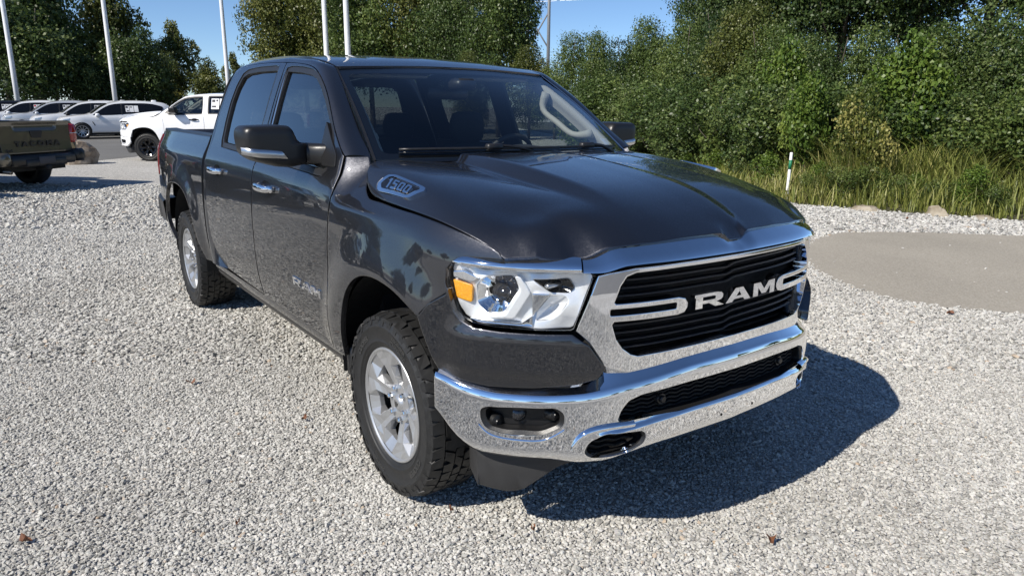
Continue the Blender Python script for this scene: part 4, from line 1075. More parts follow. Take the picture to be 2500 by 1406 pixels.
# ================================================================== ground
def ground_mat():
    m, nt, b, N, L = nmat('pale_crushed_limestone')
    tc = N.new('ShaderNodeTexCoord'); v = N.new('ShaderNodeTexVoronoi'); v.inputs['Scale'].default_value = 42
    L.new(tc.outputs['Object'], v.inputs['Vector'])
    v2 = N.new('ShaderNodeTexVoronoi'); v2.inputs['Scale'].default_value = 95; L.new(tc.outputs['Object'], v2.inputs['Vector'])
    cr = N.new('ShaderNodeValToRGB'); e = cr.color_ramp.elements
    e[0].position = 0; e[0].color = (.33, .32, .298, 1); e[1].position = 1; e[1].color = (.68, .662, .622, 1)
    sp = N.new('ShaderNodeSeparateColor'); L.new(v.outputs['Color'], sp.inputs[0]); L.new(sp.outputs[0], cr.inputs[0])
    nz = N.new('ShaderNodeTexNoise'); nz.inputs['Scale'].default_value = .35; nz.inputs['Detail'].default_value = 4; L.new(tc.outputs['Object'], nz.inputs['Vector'])
    mx = N.new('ShaderNodeMix'); mx.data_type = 'RGBA'; mx.blend_type = 'MULTIPLY'; mx.inputs[0].default_value = .35
    cr2 = N.new('ShaderNodeValToRGB'); cr2.color_ramp.elements[0].color = (.62, .6, .57, 1); cr2.color_ramp.elements[0].position = .3; cr2.color_ramp.elements[1].color = (1, 1, 1, 1); cr2.color_ramp.elements[1].position = .65
    L.new(nz.outputs['Fac'], cr2.inputs[0]); L.new(cr.outputs[0], mx.inputs[6]); L.new(cr2.outputs[0], mx.inputs[7]); L.new(mx.outputs[2], b.inputs['Base Color'])
    ad = N.new('ShaderNodeMath'); ad.operation = 'ADD'; L.new(v.outputs['Distance'], ad.inputs[0]); L.new(v2.outputs['Distance'], ad.inputs[1])
    bp = N.new('ShaderNodeBump'); bp.invert = True; bp.inputs['Strength'].default_value = .8; bp.inputs['Distance'].default_value = .018
    L.new(ad.outputs[0], bp.inputs['Height']); L.new(bp.outputs[0], b.inputs['Normal'])
    setp(b, Roughness=.9, Specular_IOR_Level=.2)
    return m
M['ground'] = ground_mat()
def pave_mat(name, c0, c1, rough=.85, sc=60):
    m, nt, b, N, L = nmat(name); tc = N.new('ShaderNodeTexCoord')
    n1 = N.new('ShaderNodeTexNoise'); n1.inputs['Scale'].default_value = sc; n1.inputs['Detail'].default_value = 10
    n2 = N.new('ShaderNodeTexNoise'); n2.inputs['Scale'].default_value = .6; n2.inputs['Detail'].default_value = 5
    for n in (n1, n2): L.new(tc.outputs['Object'], n.inputs['Vector'])
    cr = N.new('ShaderNodeValToRGB'); cr.color_ramp.elements[0].position = .35; cr.color_ramp.elements[1].position = .68
    cr.color_ramp.elements[0].color = (*c0, 1); cr.color_ramp.elements[1].color = (*c1, 1); L.new(n1.outputs['Fac'], cr.inputs[0])
    mx = N.new('ShaderNodeMix'); mx.data_type = 'RGBA'; mx.blend_type = 'MULTIPLY'; mx.inputs[0].default_value = .5
    cr2 = N.new('ShaderNodeValToRGB'); cr2.color_ramp.elements[0].color = (.72, .72, .72, 1); cr2.color_ramp.elements[0].position = .35; cr2.color_ramp.elements[1].position = .65
    L.new(n2.outputs['Fac'], cr2.inputs[0]); L.new(cr.outputs[0], mx.inputs[6]); L.new(cr2.outputs[0], mx.inputs[7]); L.new(mx.outputs[2], b.inputs['Base Color'])
    bp = N.new('ShaderNodeBump'); bp.inputs['Strength'].default_value = .35; bp.inputs['Distance'].default_value = .006; L.new(n1.outputs['Fac'], bp.inputs['Height']); L.new(bp.outputs[0], b.inputs['Normal'])
    setp(b, Roughness=rough); return m
M['asphalt'] = pave_mat('worn_grey_asphalt', (.11, .108, .102), (.17, .165, .155), .85, 40)
M['pad'] = pave_mat('tan_compacted_pad', (.27, .245, .20), (.40, .365, .305), .9, 70)
M['soil'] = pave_mat('grassy_soil', (.05, .048, .025), (.09, .085, .04), .95, 8)
g = mesh('ground', [(-600,-600,0),(600,-600,0),(600,600,0),(-600,600,0)], [(0,1,2,3)], M['ground'], smooth=False); prop(g, kind='structure')
def sheet(name, poly, z, mat):
    P = resample(np.array(poly), 4.0); P = P if area2(P) > 0 else P[::-1]
    o = mesh(name, [(x, y, z) for x, y in P], [tuple(range(len(P)))], mat, smooth=False); prop(o, kind='structure'); return o
sheet('parking_lot', [(-21.6,-14),(-21.75,.2),(-23.1,1.6),(-27.8,3.3),(-32,6),(-38,16),(-75,40),(-90,-60),(-30,-60)], .004, M['asphalt'])
sheet('parking_lot', [(12,-60),(12,-6),(20,6),(60,10),(60,-60)], .004, M['asphalt'])
padp = curve([(-1.47,4.66),(-2.15,5.5),(-2.50,6.25),(-2.62,7.0),(-2.33,7.67),(-1.7,8.4),(-1.07,9.0),(0,9.7),(2,10.4),(5,9.8),(6.5,7.5),(5,5.2),(2.2,4.75),(.47,4.60),(-.15,4.18),(-.8,4.25),(-1.47,4.66)], 60)[:-1]
sheet('paved_pad', padp, .008, M['pad'])
# grass verge beyond the gravel
verge = [(-1.61,10.55),(-2.07,10.3),(-2.9,10.0),(-3.72,9.66),(-4.69,9.3),(-6.2,10.2),(-8.5,11.6),(-11,13.4),(-17,17.2),(-30,25),(-60,40),(-60,120),(60,120),(60,22),(20,14.5),(6,11.8),(2,11.2)]
sheet('verge', verge, .010, M['soil'])
# ------------------------------------------------------------------ loose gravel stones (geometry-node instances on scattered points)
def stone_mat():
    m, nt, b, N, L = nmat('limestone_chip')
    oi = N.new('ShaderNodeObjectInfo'); cr = N.new('ShaderNodeValToRGB'); E = cr.color_ramp.elements
    E[0].position = 0; E[0].color = (.28, .272, .255, 1); E[1].position = 1; E[1].color = (.66, .645, .605, 1)
    for p, c in ((.20, (.42, .41, .385)), (.5, (.53, .518, .49)), (.975, (.63, .615, .58)), (.984, (.46, .35, .25)), (.99, (.63, .615, .58))):
        e = cr.color_ramp.elements.new(p); e.color = (*c, 1)
    L.new(oi.outputs['Random'], cr.inputs[0])
    tc = N.new('ShaderNodeTexCoord'); nz = N.new('ShaderNodeTexNoise'); nz.inputs['Scale'].default_value = 2.0; nz.inputs['Detail'].default_value = 5; L.new(tc.outputs['Object'], nz.inputs['Vector'])
    mx = N.new('ShaderNodeMix'); mx.data_type = 'RGBA'; mx.blend_type = 'MULTIPLY'; mx.inputs[0].default_value = .35
    L.new(cr.outputs[0], mx.inputs[6]); L.new(nz.outputs['Color'], mx.inputs[7])
    mx2 = N.new('ShaderNodeMix'); mx2.data_type = 'RGBA'; mx2.inputs[0].default_value = .6; L.new(cr.outputs[0], mx2.inputs[6]); L.new(mx.outputs[2], mx2.inputs[7])
    n3 = N.new('ShaderNodeTexNoise'); n3.inputs['Scale'].default_value = .55; n3.inputs['Detail'].default_value = 5; L.new(oi.outputs['Location'], n3.inputs['Vector'])
    cr3 = N.new('ShaderNodeValToRGB'); cr3.color_ramp.elements[0].position = .36; cr3.color_ramp.elements[0].color = (.86, .855, .84, 1); cr3.color_ramp.elements[1].position = .60; cr3.color_ramp.elements[1].color = (1, 1, .99, 1); L.new(n3.outputs['Fac'], cr3.inputs[0])
    mx3 = N.new('ShaderNodeMix'); mx3.data_type = 'RGBA'; mx3.blend_type = 'MULTIPLY'; mx3.inputs[0].default_value = 1.0; L.new(mx2.outputs[2], mx3.inputs[6]); L.new(cr3.outputs[0], mx3.inputs[7])
    L.new(mx3.outputs[2], b.inputs['Base Color']); setp(b, Roughness=.85, Specular_IOR_Level=.25); return m
M['stone'] = stone_mat()
def stone_points():
    rng = np.random.default_rng(11)
    def cell(x0, x1, y0, y1, sp, keep):
        nx, ny = int((x1-x0)/sp), int((y1-y0)/sp)
        X, Y = np.meshgrid(np.arange(nx)*sp+x0, np.arange(ny)*sp+y0); P = np.stack([X.ravel(), Y.ravel()], 1)+rng.uniform(-.5, .5, (nx*ny, 2))*sp
        return P[keep(P)]
    c0 = np.array((2.62254, -2.24003)); d0 = np.array((math.cos(R(144.0)), math.sin(R(144.0))))
    def infr(P, lo, hi, wide=1.0):
        q = P-c0; d = q@d0; l = q[:, 0]*d0[1]-q[:, 1]*d0[0]
        return (d > lo) & (d < hi) & (np.abs(l) < wide*np.maximum(d, 0)+.6)
    out = []
    pad = padp
    def nopad(P):
        ins = inside(pad, P); dp = segdist(pad, P) if ins.any() else np.zeros(len(P)); u_ = rng.uniform(size=len(P))
        return (~ins | (dp < .07*u_) | (u_ < .0012)) & ~inside(np.array(verge), P)
    A = cell(-5, 4.2, -6, 7, .0118, lambda P: infr(P, .6, 4.4)); out.append((A[nopad(A)], .0076))
    B = cell(-10, 3, -6, 12, .0195, lambda P: infr(P, 4.4, 9.5)); out.append((B[nopad(B)], .0124))
    C_ = cell(-16, 3, -8, 14, .048, lambda P: infr(P, 9.5, 15)); out.append((C_[nopad(C_)], .023))
    # in front of the bumper, outside the frame but mirrored in the chrome
    D = cell(.5, 4.2, -4.2, 2.6, .022, lambda P: ~infr(P, .6, 9.5)); out.append((D[nopad(D)], .0135))
    # beside the cab, mirrored in the doors
    E_ = cell(-4.5, .6, -4.6, -1.0, .034, lambda P: ~infr(P, .6, 9.5)); out.append((E_, .0195))
    P = np.concatenate([o[0] for o in out]); S = np.concatenate([np.full(len(o[0]), o[1]) for o in out])
    # keep the tyre footprints clear
    for x in (0, XR):
        for s in (-1, 1): k = (np.abs(P[:, 0]-x) < .09) & (np.abs(P[:, 1]-s*.853) < .12); P, S = P[~k], S[~k]
    S = S*np.exp(rng.normal(0, .22, len(S))); Z = rng.uniform(-.45, .70, len(S))*S
    return np.column_stack([P, Z]), S
PTS, SIZ = stone_points()
print('stones', len(PTS))
me = bpy.data.meshes.new('gravel_points'); me.vertices.add(len(PTS)); me.vertices.foreach_set('co', PTS.astype(np.float32).ravel())
at = me.attributes.new('size', 'FLOAT', 'POINT'); at.data.foreach_set('value', SIZ.astype(np.float32))
me.materials.append(M['stone'])
gravel = link('gravel', me); prop(gravel, 'loose pale grey crushed stone covering the lot', 'gravel', kind='stuff')
ng = bpy.data.node_groups.new('scatter_stones', 'GeometryNodeTree')
ng.interface.new_socket('Geometry', in_out='INPUT', socket_type='NodeSocketGeometry'); ng.interface.new_socket('Geometry', in_out='OUTPUT', socket_type='NodeSocketGeometry')
gi = ng.nodes.new('NodeGroupInput'); go = ng.nodes.new('NodeGroupOutput'); GN, GL = ng.nodes, ng.links
gtoi = GN.new('GeometryNodeGeometryToInstance')
for k in range(6):
    ico = GN.new('GeometryNodeMeshIcoSphere'); ico.inputs['Radius'].default_value = 1.0; ico.inputs['Subdivisions'].default_value = 1 if k < 4 else 2
    spn = GN.new('GeometryNodeSetPosition'); wn_ = GN.new('ShaderNodeTexNoise'); wn_.inputs['Scale'].default_value = 1.1
    pos = GN.new('GeometryNodeInputPosition'); vm = GN.new('ShaderNodeVectorMath'); vm.operation = 'ADD'; vm.inputs[1].default_value = (k*7.3, k*3.1, k*5.7)
    GL.new(pos.outputs[0], vm.inputs[0]); GL.new(vm.outputs[0], wn_.inputs['Vector'])
    sb = GN.new('ShaderNodeVectorMath'); sb.operation = 'SUBTRACT'; sb.inputs[1].default_value = (.5, .5, .5); GL.new(wn_.outputs['Color'], sb.inputs[0])
    sc_ = GN.new('ShaderNodeVectorMath'); sc_.operation = 'SCALE'; sc_.inputs['Scale'].default_value = 2.1; GL.new(sb.outputs[0], sc_.inputs[0])
    GL.new(ico.outputs[0], spn.inputs['Geometry']); GL.new(sc_.outputs[0], spn.inputs['Offset'])
    tr = GN.new('GeometryNodeTransform'); tr.inputs['Scale'].default_value = [(1.15, .8, .62), (1.0, .85, .7), (1.3, .7, .55), (.95, .9, .75), (1.1, .8, .6), (1.0, .7, .7)][k]
    GL.new(spn.outputs[0], tr.inputs['Geometry'])
    fl = GN.new('GeometryNodeSetShadeSmooth'); fl.inputs['Shade Smooth'].default_value = False; GL.new(tr.outputs[0], fl.inputs[0])
    sm = GN.new('GeometryNodeSetMaterial'); sm.inputs['Material'].default_value = M['stone']; GL.new(fl.outputs[0], sm.inputs[0])
    GL.new(sm.outputs[0], gtoi.inputs[0])
iop = GN.new('GeometryNodeInstanceOnPoints'); iop.inputs['Pick Instance'].default_value = True
GL.new(gi.outputs[0], iop.inputs['Points']); GL.new(gtoi.outputs[0], iop.inputs['Instance'])
ri = GN.new('FunctionNodeRandomValue'); ri.data_type = 'INT'; ri.inputs[4].default_value = 0; ri.inputs[5].default_value = 5; GL.new(ri.outputs[2], iop.inputs['Instance Index'])
rv = GN.new('FunctionNodeRandomValue'); rv.data_type = 'FLOAT_VECTOR'; rv.inputs[0].default_value = (-.45, -.45, 0); rv.inputs[1].default_value = (.45, .45, 6.28); rv.inputs['Seed'].default_value = 3
GL.new(rv.outputs[0], iop.inputs['Rotation'])
na = GN.new('GeometryNodeInputNamedAttribute'); na.data_type = 'FLOAT'; na.inputs['Name'].default_value = 'size'; GL.new(na.outputs[0], iop.inputs['Scale'])
GL.new(iop.outputs[0], go.inputs[0])
md = gravel.modifiers.new('scatter', 'NODES'); md.node_group = ng
# ================================================================== vegetation
EYE = np.array((2.62254, -2.24003))
def polar(bearing, dist):
    b = R(bearing); return EYE[0]+dist*math.cos(b), EYE[1]+dist*math.sin(b)
def fast_mesh(name, V, Q, col, mat):
    """V (n,3), Q (m,4) quads, col (n,) tint value"""
    me = bpy.data.meshes.new(name); n, m = len(V), len(Q); k = Q.shape[1]
    me.vertices.add(n); me.vertices.foreach_set('co', np.asarray(V, np.float32).ravel())
    me.loops.add(m*k); me.loops.foreach_set('vertex_index', np.asarray(Q, np.int32).ravel())
    me.polygons.add(m); me.polygons.foreach_set('loop_start', np.arange(0, m*k, k, dtype=np.int32)); me.polygons.foreach_set('loop_total', np.full(m, k, np.int32))
    a = me.attributes.new('tint', 'FLOAT', 'POINT'); a.data.foreach_set('value', np.asarray(col, np.float32))
    me.materials.append(mat); me.update(calc_edges=True); me.validate(); return me
def leaf_mat(name, dark, mid, light, rough=.45, trans=.30):
    m = bpy.data.materials.new(name); m.use_nodes = True; nt = m.node_tree; N, L = nt.nodes, nt.links; b = N['Principled BSDF']; out = N['Material Output']
    at = N.new('ShaderNodeAttribute'); at.attribute_name = 'tint'; cr = N.new('ShaderNodeValToRGB'); E = cr.color_ramp.elements
    E[0].position = 0; E[0].color = (*dark, 1); E[1].position = 1; E[1].color = (*light, 1); e = E.new(.5); e.color = (*mid, 1)
    oi = N.new('ShaderNodeObjectInfo'); ma = N.new('ShaderNodeMath'); ma.operation = 'MULTIPLY_ADD'; ma.inputs[1].default_value = .22; ma.inputs[2].default_value = -.11
    L.new(oi.outputs['Random'], ma.inputs[0]); ad = N.new('ShaderNodeMath'); L.new(at.outputs['Fac'], ad.inputs[0]); L.new(ma.outputs[0], ad.inputs[1]); L.new(ad.outputs[0], cr.inputs[0])
    L.new(cr.outputs[0], b.inputs['Base Color']); setp(b, Roughness=rough, Specular_IOR_Level=.42)
    tl = N.new('ShaderNodeBsdfTranslucent'); L.new(cr.outputs[0], tl.inputs[0]); mx = N.new('ShaderNodeMixShader'); mx.inputs[0].default_value = trans
    L.new(b.outputs[0], mx.inputs[1]); L.new(tl.outputs[0], mx.inputs[2]); L.new(mx.outputs[0], out.inputs[0]); return m
M['leaf'] = leaf_mat('leaf_green', (.034, .060, .015), (.092, .140, .031), (.215, .255, .075))
M['leaf_dark'] = leaf_mat('leaf_dark_green', (.026, .050, .014), (.068, .110, .028), (.165, .205, .064))
M['leaf_olive'] = leaf_mat('leaf_olive', (.054, .072, .016), (.125, .148, .032), (.25, .25, .072))
M['leaf_lime'] = leaf_mat('leaf_lime', (.06, .11, .018), (.115, .185, .028), (.22, .28, .055), trans=.35)
M['leaf_yellow'] = leaf_mat('leaf_yellow', (.07, .10, .02), (.15, .17, .035), (.42, .38, .12), trans=.35)
M['grass'] = leaf_mat('grass_blades', (.095, .130, .024), (.26, .28, .065), (.52, .45, .21), rough=.5, trans=.35)
M['bark'] = simple('bark', (.085, .070, .055), .9, 0, var=.35, scale=12, bump=.4)
def leaves(P, nrm, size, rng, tint, asp=.62):
    """diamond leaves folded along the midrib: quads (tip,side,base,side)"""
    n = len(P); a = rng.normal(size=(n, 3)); t = np.cross(nrm, a); t /= np.linalg.norm(t, axis=1)[:, None]+1e-9; b = np.cross(nrm, t)
    s = (size*rng.uniform(.65, 1.3, n))[:, None]
    tip = P+t*s*.5; base = P-t*s*.5; mid = P-t*s*.08; l = mid+b*s*asp*.5+nrm*s*.10; r = mid-b*s*asp*.5+nrm*s*.10
    V = np.stack([tip, l, base, r], 1).reshape(-1, 3); Q = np.arange(4*n).reshape(n, 4); return V, Q, np.repeat(tint, 4)
def crown(name, seed, rx, z0, z1, nl, nleaf, leaf, mat, lobe=(.30, .46), asp=.62, tall=1.0, open_=0.0, up=.35):
    """lumpy crown between heights z0..z1: lobes of leaf shells"""
    rng = np.random.default_rng(seed); zc, rz = (z0+z1)/2, (z1-z0)/2
    C = []; k = 0
    while len(C) < nl and k < 5000:
        k += 1; d = rng.normal(size=3); d /= np.linalg.norm(d); q = rng.uniform(.25, 1)**.5
        p = d*q*np.array((rx, rx, rz))*.74; rr = rx*rng.uniform(*lobe)
        f = 1-.45*max(0, p[2]/rz)                                  # taper to the top
        p[:2] *= f; C.append((*(p+[0, 0, zc]), rr*(.75+.25*f)))
    C = np.array(C); w = C[:, 3]**2; cnt = np.maximum(8, (w/w.sum()*nleaf).astype(int))
    PP, NN, TT = [], [], []
    for (x, y, z, r), n in zip(C, cnt):
        d = rng.normal(size=(n, 3)); d /= np.linalg.norm(d, axis=1)[:, None]
        # sub-clumps give an uneven outline
        lump = 1+.20*np.sin(d[:, 0]*5+x*3)*np.sin(d[:, 1]*6+y*2)+.16*np.sin(d[:, 2]*7+z)+rng.normal(0, .10, n)
        rr = r*(rng.uniform(.45, 1.0, n)**.45)*lump
        p = np.array((x, y, z))+d*rr[:, None]*[1, 1, tall]
        PP.append(p); nn = d*.55+rng.normal(size=(n, 3))*.75+[0, 0, up]; NN.append(nn/np.linalg.norm(nn, axis=1)[:, None])
        TT.append(np.clip(rng.normal(.45, .20)+rng.normal(0, .17, n), 0, 1))
    P, Nn, T = np.concatenate(PP), np.concatenate(NN), np.concatenate(TT)
    keep = P[:, 2] > .04; P, Nn, T = P[keep], Nn[keep], T[keep]
    V, Q, c = leaves(P, Nn, np.full(len(P), leaf), rng, T, asp); return fast_mesh(name, V, Q, c, mat), C
def trunk(name, seed, z1, r0, C, nlimb=8):
    rng = np.random.default_rng(seed+99); parts = []
    top = np.array((rng.normal(0, .25), rng.normal(0, .25), z1*.86)); mid = np.array((rng.normal(0, .12), rng.normal(0, .12), z1*.45))
    st = curve([(0, 0, -.15), (0, 0, .4), tuple(mid), tuple(top)], 12); parts.append(tube(st, np.linspace(r0, r0*.18, 12), 8))
    for i in rng.permutation(len(C))[:nlimb]:
        c = C[i, :3]; k = min(10, max(3, int(11*min(c[2]*.72, z1*.8)/(z1*.86)))); a = st[k]
        parts.append(tube(curve([a, (a+c)/2+rng.normal(0, .15, 3)+[0, 0, -.1], c], 7), np.linspace(r0*.38, r0*.06, 7), 6))
    V, F = join(parts); return mesh(name, V, F, M['bark'], link_it=False)
KINDS = {}
def kind(key, seed, rx, z0, z1, nl, nleaf, leaf, mat, r0, **kw):
    cm, C = crown('crown_'+key, seed, rx, z0, z1, nl, nleaf, leaf, M[mat], **kw); KINDS[key] = (cm, trunk('trunk_'+key, seed, z1, r0, C), z1, mat)
kind('far_a', 1, 3.7, 1.2, 10.5, 22, 17000, .27, 'leaf', .22, tall=1.15)
kind('far_b', 2, 3.2, .8, 10.0, 18, 14000, .27, 'leaf_olive', .20, tall=1.25)
kind('far_c', 3, 3.9, .3, 8.5, 24, 17000, .25, 'leaf_dark', .20)
kind('far_open', 4, 3.0, 2.5, 9.5, 13, 6500, .27, 'leaf_olive', .18, lobe=(.22, .36))
kind('mid_a', 5, 3.6, .8, 11.5, 26, 30000, .17, 'leaf', .20, tall=1.1)
kind('mid_b', 6, 3.3, .5, 11.0, 22, 26000, .17, 'leaf_olive', .20, tall=1.2)
kind('tall_a', 7, 3.8, 2.4, 12.0, 28, 48000, .125, 'leaf_dark', .22)
kind('tall_b', 8, 3.4, 1.8, 11.0, 26, 46000, .125, 'leaf_dark', .20)
kind('hedge_a', 9, 1.75, .0, 4.6, 22, 29000, .076, 'leaf', .07, tall=1.15)
kind('hedge_b', 10, 1.55, .0, 4.4, 20, 27000, .073, 'leaf', .06, tall=1.25)
kind('hedge_c', 12, 1.8, .0, 4.0, 22, 27000, .078, 'leaf_olive', .06)
kind('hedge_d', 13, 1.6, .0, 4.2, 20, 26000, .070, 'leaf_dark', .06)
kind('shrub_a', 14, 1.15, .0, 2.0, 16, 16000, .060, 'leaf_dark', .03)
kind('shrub_b', 15, 1.05, .0, 1.7, 14, 14000, .062, 'leaf', .03)
kind('lime', 16, .75, .3, 1.9, 18, 9000, .070, 'leaf_lime', .025, asp=.75, up=.8)
kind('weed', 18, .42, .0, .95, 14, 2600, .055, 'leaf_lime', .008, asp=.45, up=.7)
kind('weed_b', 19, .38, .0, 1.0, 12, 2200, .050, 'leaf', .008, asp=.4, up=.7)
kind('yellow', 17, .70, .2, 1.5, 18, 8000, .050, 'leaf_yellow', .02, asp=.8)
TREES = []
def tree(key, bearing, dist, h, wide, label, group, z=0.0, name=None):
    cm, tm, z1, mt = KINDS[key]; x, y = polar(bearing, dist)
    t = empty(name or ('shrub' if key.startswith(('shrub', 'lime', 'yellow')) else 'tree'), (x, y, z), random.uniform(0, 6.28))
    s = h/z1; t.scale = (s*wide, s*wide, s)
    link('crown', cm, t); link('trunk', tm, t)
    prop(t, label, 'weed' if t.name.startswith('weed') else 'shrub' if 'shrub' in t.name else 'tree', group); TREES.append(t); return t
GL_ = 'trees behind the row of white cars'
tree('far_a', 178.3, 64, 12.5, 1.0, 'tall leafy tree at the left edge, beyond the leftmost flagpole', GL_)
tree('far_c', 176.6, 60, 9.0, 1.0, 'dark rounded tree just right of the leftmost flagpole', GL_)
tree('far_a', 175.6, 66, 11.2, .75, 'tall tree between the two leftmost flagpoles', GL_)
tree('far_c', 173.6, 60, 5.6, .9, 'low dense dark tree behind the white wagon roofs', GL_)
tree('far_b', 172.3, 66, 11.8, .78, 'tall narrow tree directly behind the second flagpole', GL_)
tree('far_c', 170.9, 60, 7.2, .80, 'dark dome-shaped tree right of the second flagpole', GL_)
tree('far_open', 168.2, 68, 8.6, .72, 'thin open-crowned tree with sky showing through, left of the third flagpole', GL_)
tree('far_b', 168.9, 63, 5.6, 1.0, 'olive green bushy tree above the white pickup hood', GL_)
tree('far_b', 166.4, 63, 5.2, .9, 'olive green bushy tree above the white pickup roof', GL_)
tree('far_open', 164.5, 66, 6.0, .6, 'small sparse tree right of the third flagpole', GL_)
tree('far_c', 163.9, 60, 3.8, 1.1, 'low dark tree filling the gap right of the third flagpole', GL_)
GM_ = 'trees behind the cab roof'
tree('mid_b', 161.7, 58, 12.5, .80, 'olive tree left of the paired flagpoles', GM_)
tree('mid_a', 159.6, 60, 14.0, .85, 'tall tree behind the left pole of the flagpole pair', GM_)
tree('mid_b', 157.2, 56, 13.5, .85, 'tall olive tree behind the right pole of the flagpole pair', GM_)
tree('mid_a', 154.8, 46, 12.5, .85, 'tall green tree rising right of the flagpole pair', GM_)
tree('mid_b', 152.4, 45, 12.0, .75, 'tall olive tree above the middle of the cab roof', GM_)
tree('mid_a', 150.2, 44, 11.8, .75, 'tall green tree above the top of the windshield', GM_)
tree('tall_b', 147.6, 42, 11.6, .75, 'tall dark tree with airy crown left of the lattice-armed power pole', GM_)
tree('mid_a', 145.2, 40, 11.2, .75, 'tall tree with a ragged edge beside the power pole', GM_)
tree('mid_b', 142.8, 38, 4.9, .9, 'low olive tree below the power pole', GM_)
tree('mid_a', 140.8, 38, 4.5, .95, 'low round-topped tree right of the power pole', GM_)
GH_ = 'trees and bushes of the hedgerow on the right'
for b, d, h, w, k, lab in ((147.5,36,4.4,1.0,'mid_b','low bushy tree behind the right roof corner of the pickup'),
    (139.2,33,5.2,.75,'hedge_a','hedgerow tree with a domed top, first right of the open sky'),
    (137.4,31,5.3,.65,'hedge_b','hedgerow tree with a slim spire top against the sky'),
    (135.6,29,4.9,.75,'hedge_d','hedgerow tree with a flat broad top next to the slim spire'),
    (134.0,28,5.2,.70,'hedge_a','tallest leafy tree of the hedgerow below the power line'),
    (132.2,27,4.7,.75,'hedge_b','hedgerow tree below the right end of the power line'),
    (130.6,26,4.9,.75,'hedge_a','hedgerow tree touching the big dark tree on its right'),
    (128.9,24,5.2,.72,'hedge_d','rounded hedgerow tree in front of the big dark trees'),
    (127.0,23,4.6,.75,'hedge_c','olive hedgerow tree above the far side mirror'),
    (125.1,22,4.3,.80,'hedge_a','bushy tree above the white and green marker post'),
    (123.0,21,4.0,.85,'hedge_b','bushy tree right of the marker post'),
    (120.8,20.5,3.9,.85,'hedge_d','dark leafy bush behind the yellow vine'),
    (118.6,20,3.9,.85,'hedge_a','leafy bush behind the bright green bush'),
    (116.4,19.5,3.7,.9,'hedge_d','dark leafy bush right of the bright green bush'),
    (114.0,19,4.0,.9,'hedge_b','leafy bush second from the right edge'),
    (111.6,19,4.2,.9,'hedge_d','dark leafy bush at the right edge'),
    (109.0,19,4.2,.9,'hedge_a','leafy bush cut off by the right edge')):
    tree(k, b, d, h, w, lab, GH_)
for b, d, h, w, k, lab in ((129.6,36,11.5,.65,'tall_b','big dark tree behind the hedgerow, leftmost of the tall ones'),
    (127.2,33,13.0,.75,'tall_a','big dark tree behind the hedgerow, second of the tall ones from the left'),
    (124.6,32,12.5,.9,'tall_b','big dark spreading tree in the middle of the tall right-hand trees'),
    (120.6,31,13.0,.9,'tall_a','big dark tree behind the bright green bush'),
    (116.4,30,13.0,.9,'tall_b','big dark tree second from the right edge'),
    (112.0,29,13.0,.95,'tall_a','big dark tree at the right edge'),
    (107.5,29,12.0,.9,'tall_b','big dark tree just beyond the right edge')):
    tree(k, b, d, h, w, lab, 'tall dark trees behind the hedgerow')
for b, d, h, w, k, lab in ((136.5,25.5,2.6,1.2,'shrub_b','low shrub at the foot of the hedgerow beside the far mirror'),
    (134.2,24,2.4,1.2,'shrub_a','dark low shrub above the far corner of the windshield'),
    (132.0,22.5,2.4,1.2,'shrub_b','low shrub behind the rear part of the hood'),
    (129.8,21,2.4,1.2,'shrub_a','dark low shrub behind the middle of the hood'),
    (127.6,19.4,2.4,1.15,'shrub_b','low shrub behind the front of the hood'),
    (125.6,18.2,2.3,1.1,'shrub_a','dark low shrub left of the marker post'),
    (123.4,18.0,2.2,1.1,'shrub_b','low shrub behind the marker post'),
    (121.0,17.6,2.1,1.1,'shrub_a','dark low shrub at the foot of the yellow vine'),
    (118.4,17.4,2.2,1.1,'shrub_b','low shrub at the foot of the bright green bush'),
    (115.8,17.4,2.2,1.1,'shrub_a','dark shrub behind the tall grass on the right'),
    (112.6,17.6,2.1,1.1,'shrub_a','dark glossy shrub near the right edge'),
    (110.0,17.0,2.0,1.1,'shrub_b','leafy shrub at the right edge beside the gravel')):
    tree(k, b, d, h, w, lab, 'low shrubs in front of the hedgerow')
tree('lime', 124.0, 19.0, 3.3, .55, 'bush with large yellowish green leaves above the marker post', GH_)
tree('lime', 122.2, 16.3, 2.4, .55, 'lower bush with large lime green leaves left of the yellow vine', GH_)
tree('lime', 115.9, 17.2, 3.2, .70, 'bright green bush standing out among the dark hedge on the right', GH_)
tree('yellow', 118.5, 15.3, 2.2, .60, 'vine with pale yellow leaves hanging in the hedge', GH_)
WD = [(121.8,14.4,'weed_b','dark leafy weed right beside the foot of the marker post'),(120.9,14.9,'weed','pale leafy weed a step right of the marker post'),(119.7,14.3,'weed_b','leafy weed at the gravel edge above the flat tan rock'),(118.9,15.1,'weed','pale weed clump below the yellow vine'),(117.7,14.6,'weed_b','leafy weed between the flat rock and the pointed rock'),(116.9,15.2,'weed','pale weed clump below the bright green bush'),(115.9,14.5,'weed_b','dark leafy weed behind the pointed rock'),(114.8,15.0,'weed','pale weed clump right of the pointed rock'),(113.6,14.3,'weed_b','bushy dark weed above the low rightmost rock'),(112.4,14.7,'weed_b','tall dark weed second from the right edge'),(111.2,14.2,'weed','pale weed near the right edge of the gravel strip'),(110.0,14.0,'weed_b','dark weed cut by the right edge of the picture'),(124.6,16.0,'weed','pale weed clump left of the marker post'),(126.4,17.2,'weed_b','leafy weed behind the front edge of the hood'),(128.4,18.6,'weed','pale weed clump behind the middle of the hood'),(130.6,20.0,'weed','pale weed clump behind the rear of the hood')]
for b, d, k, lab in WD: tree(k, b, d, random.uniform(.55, .85), random.uniform(.9, 1.15), lab, 'weeds standing in the tall grass', name='weed')
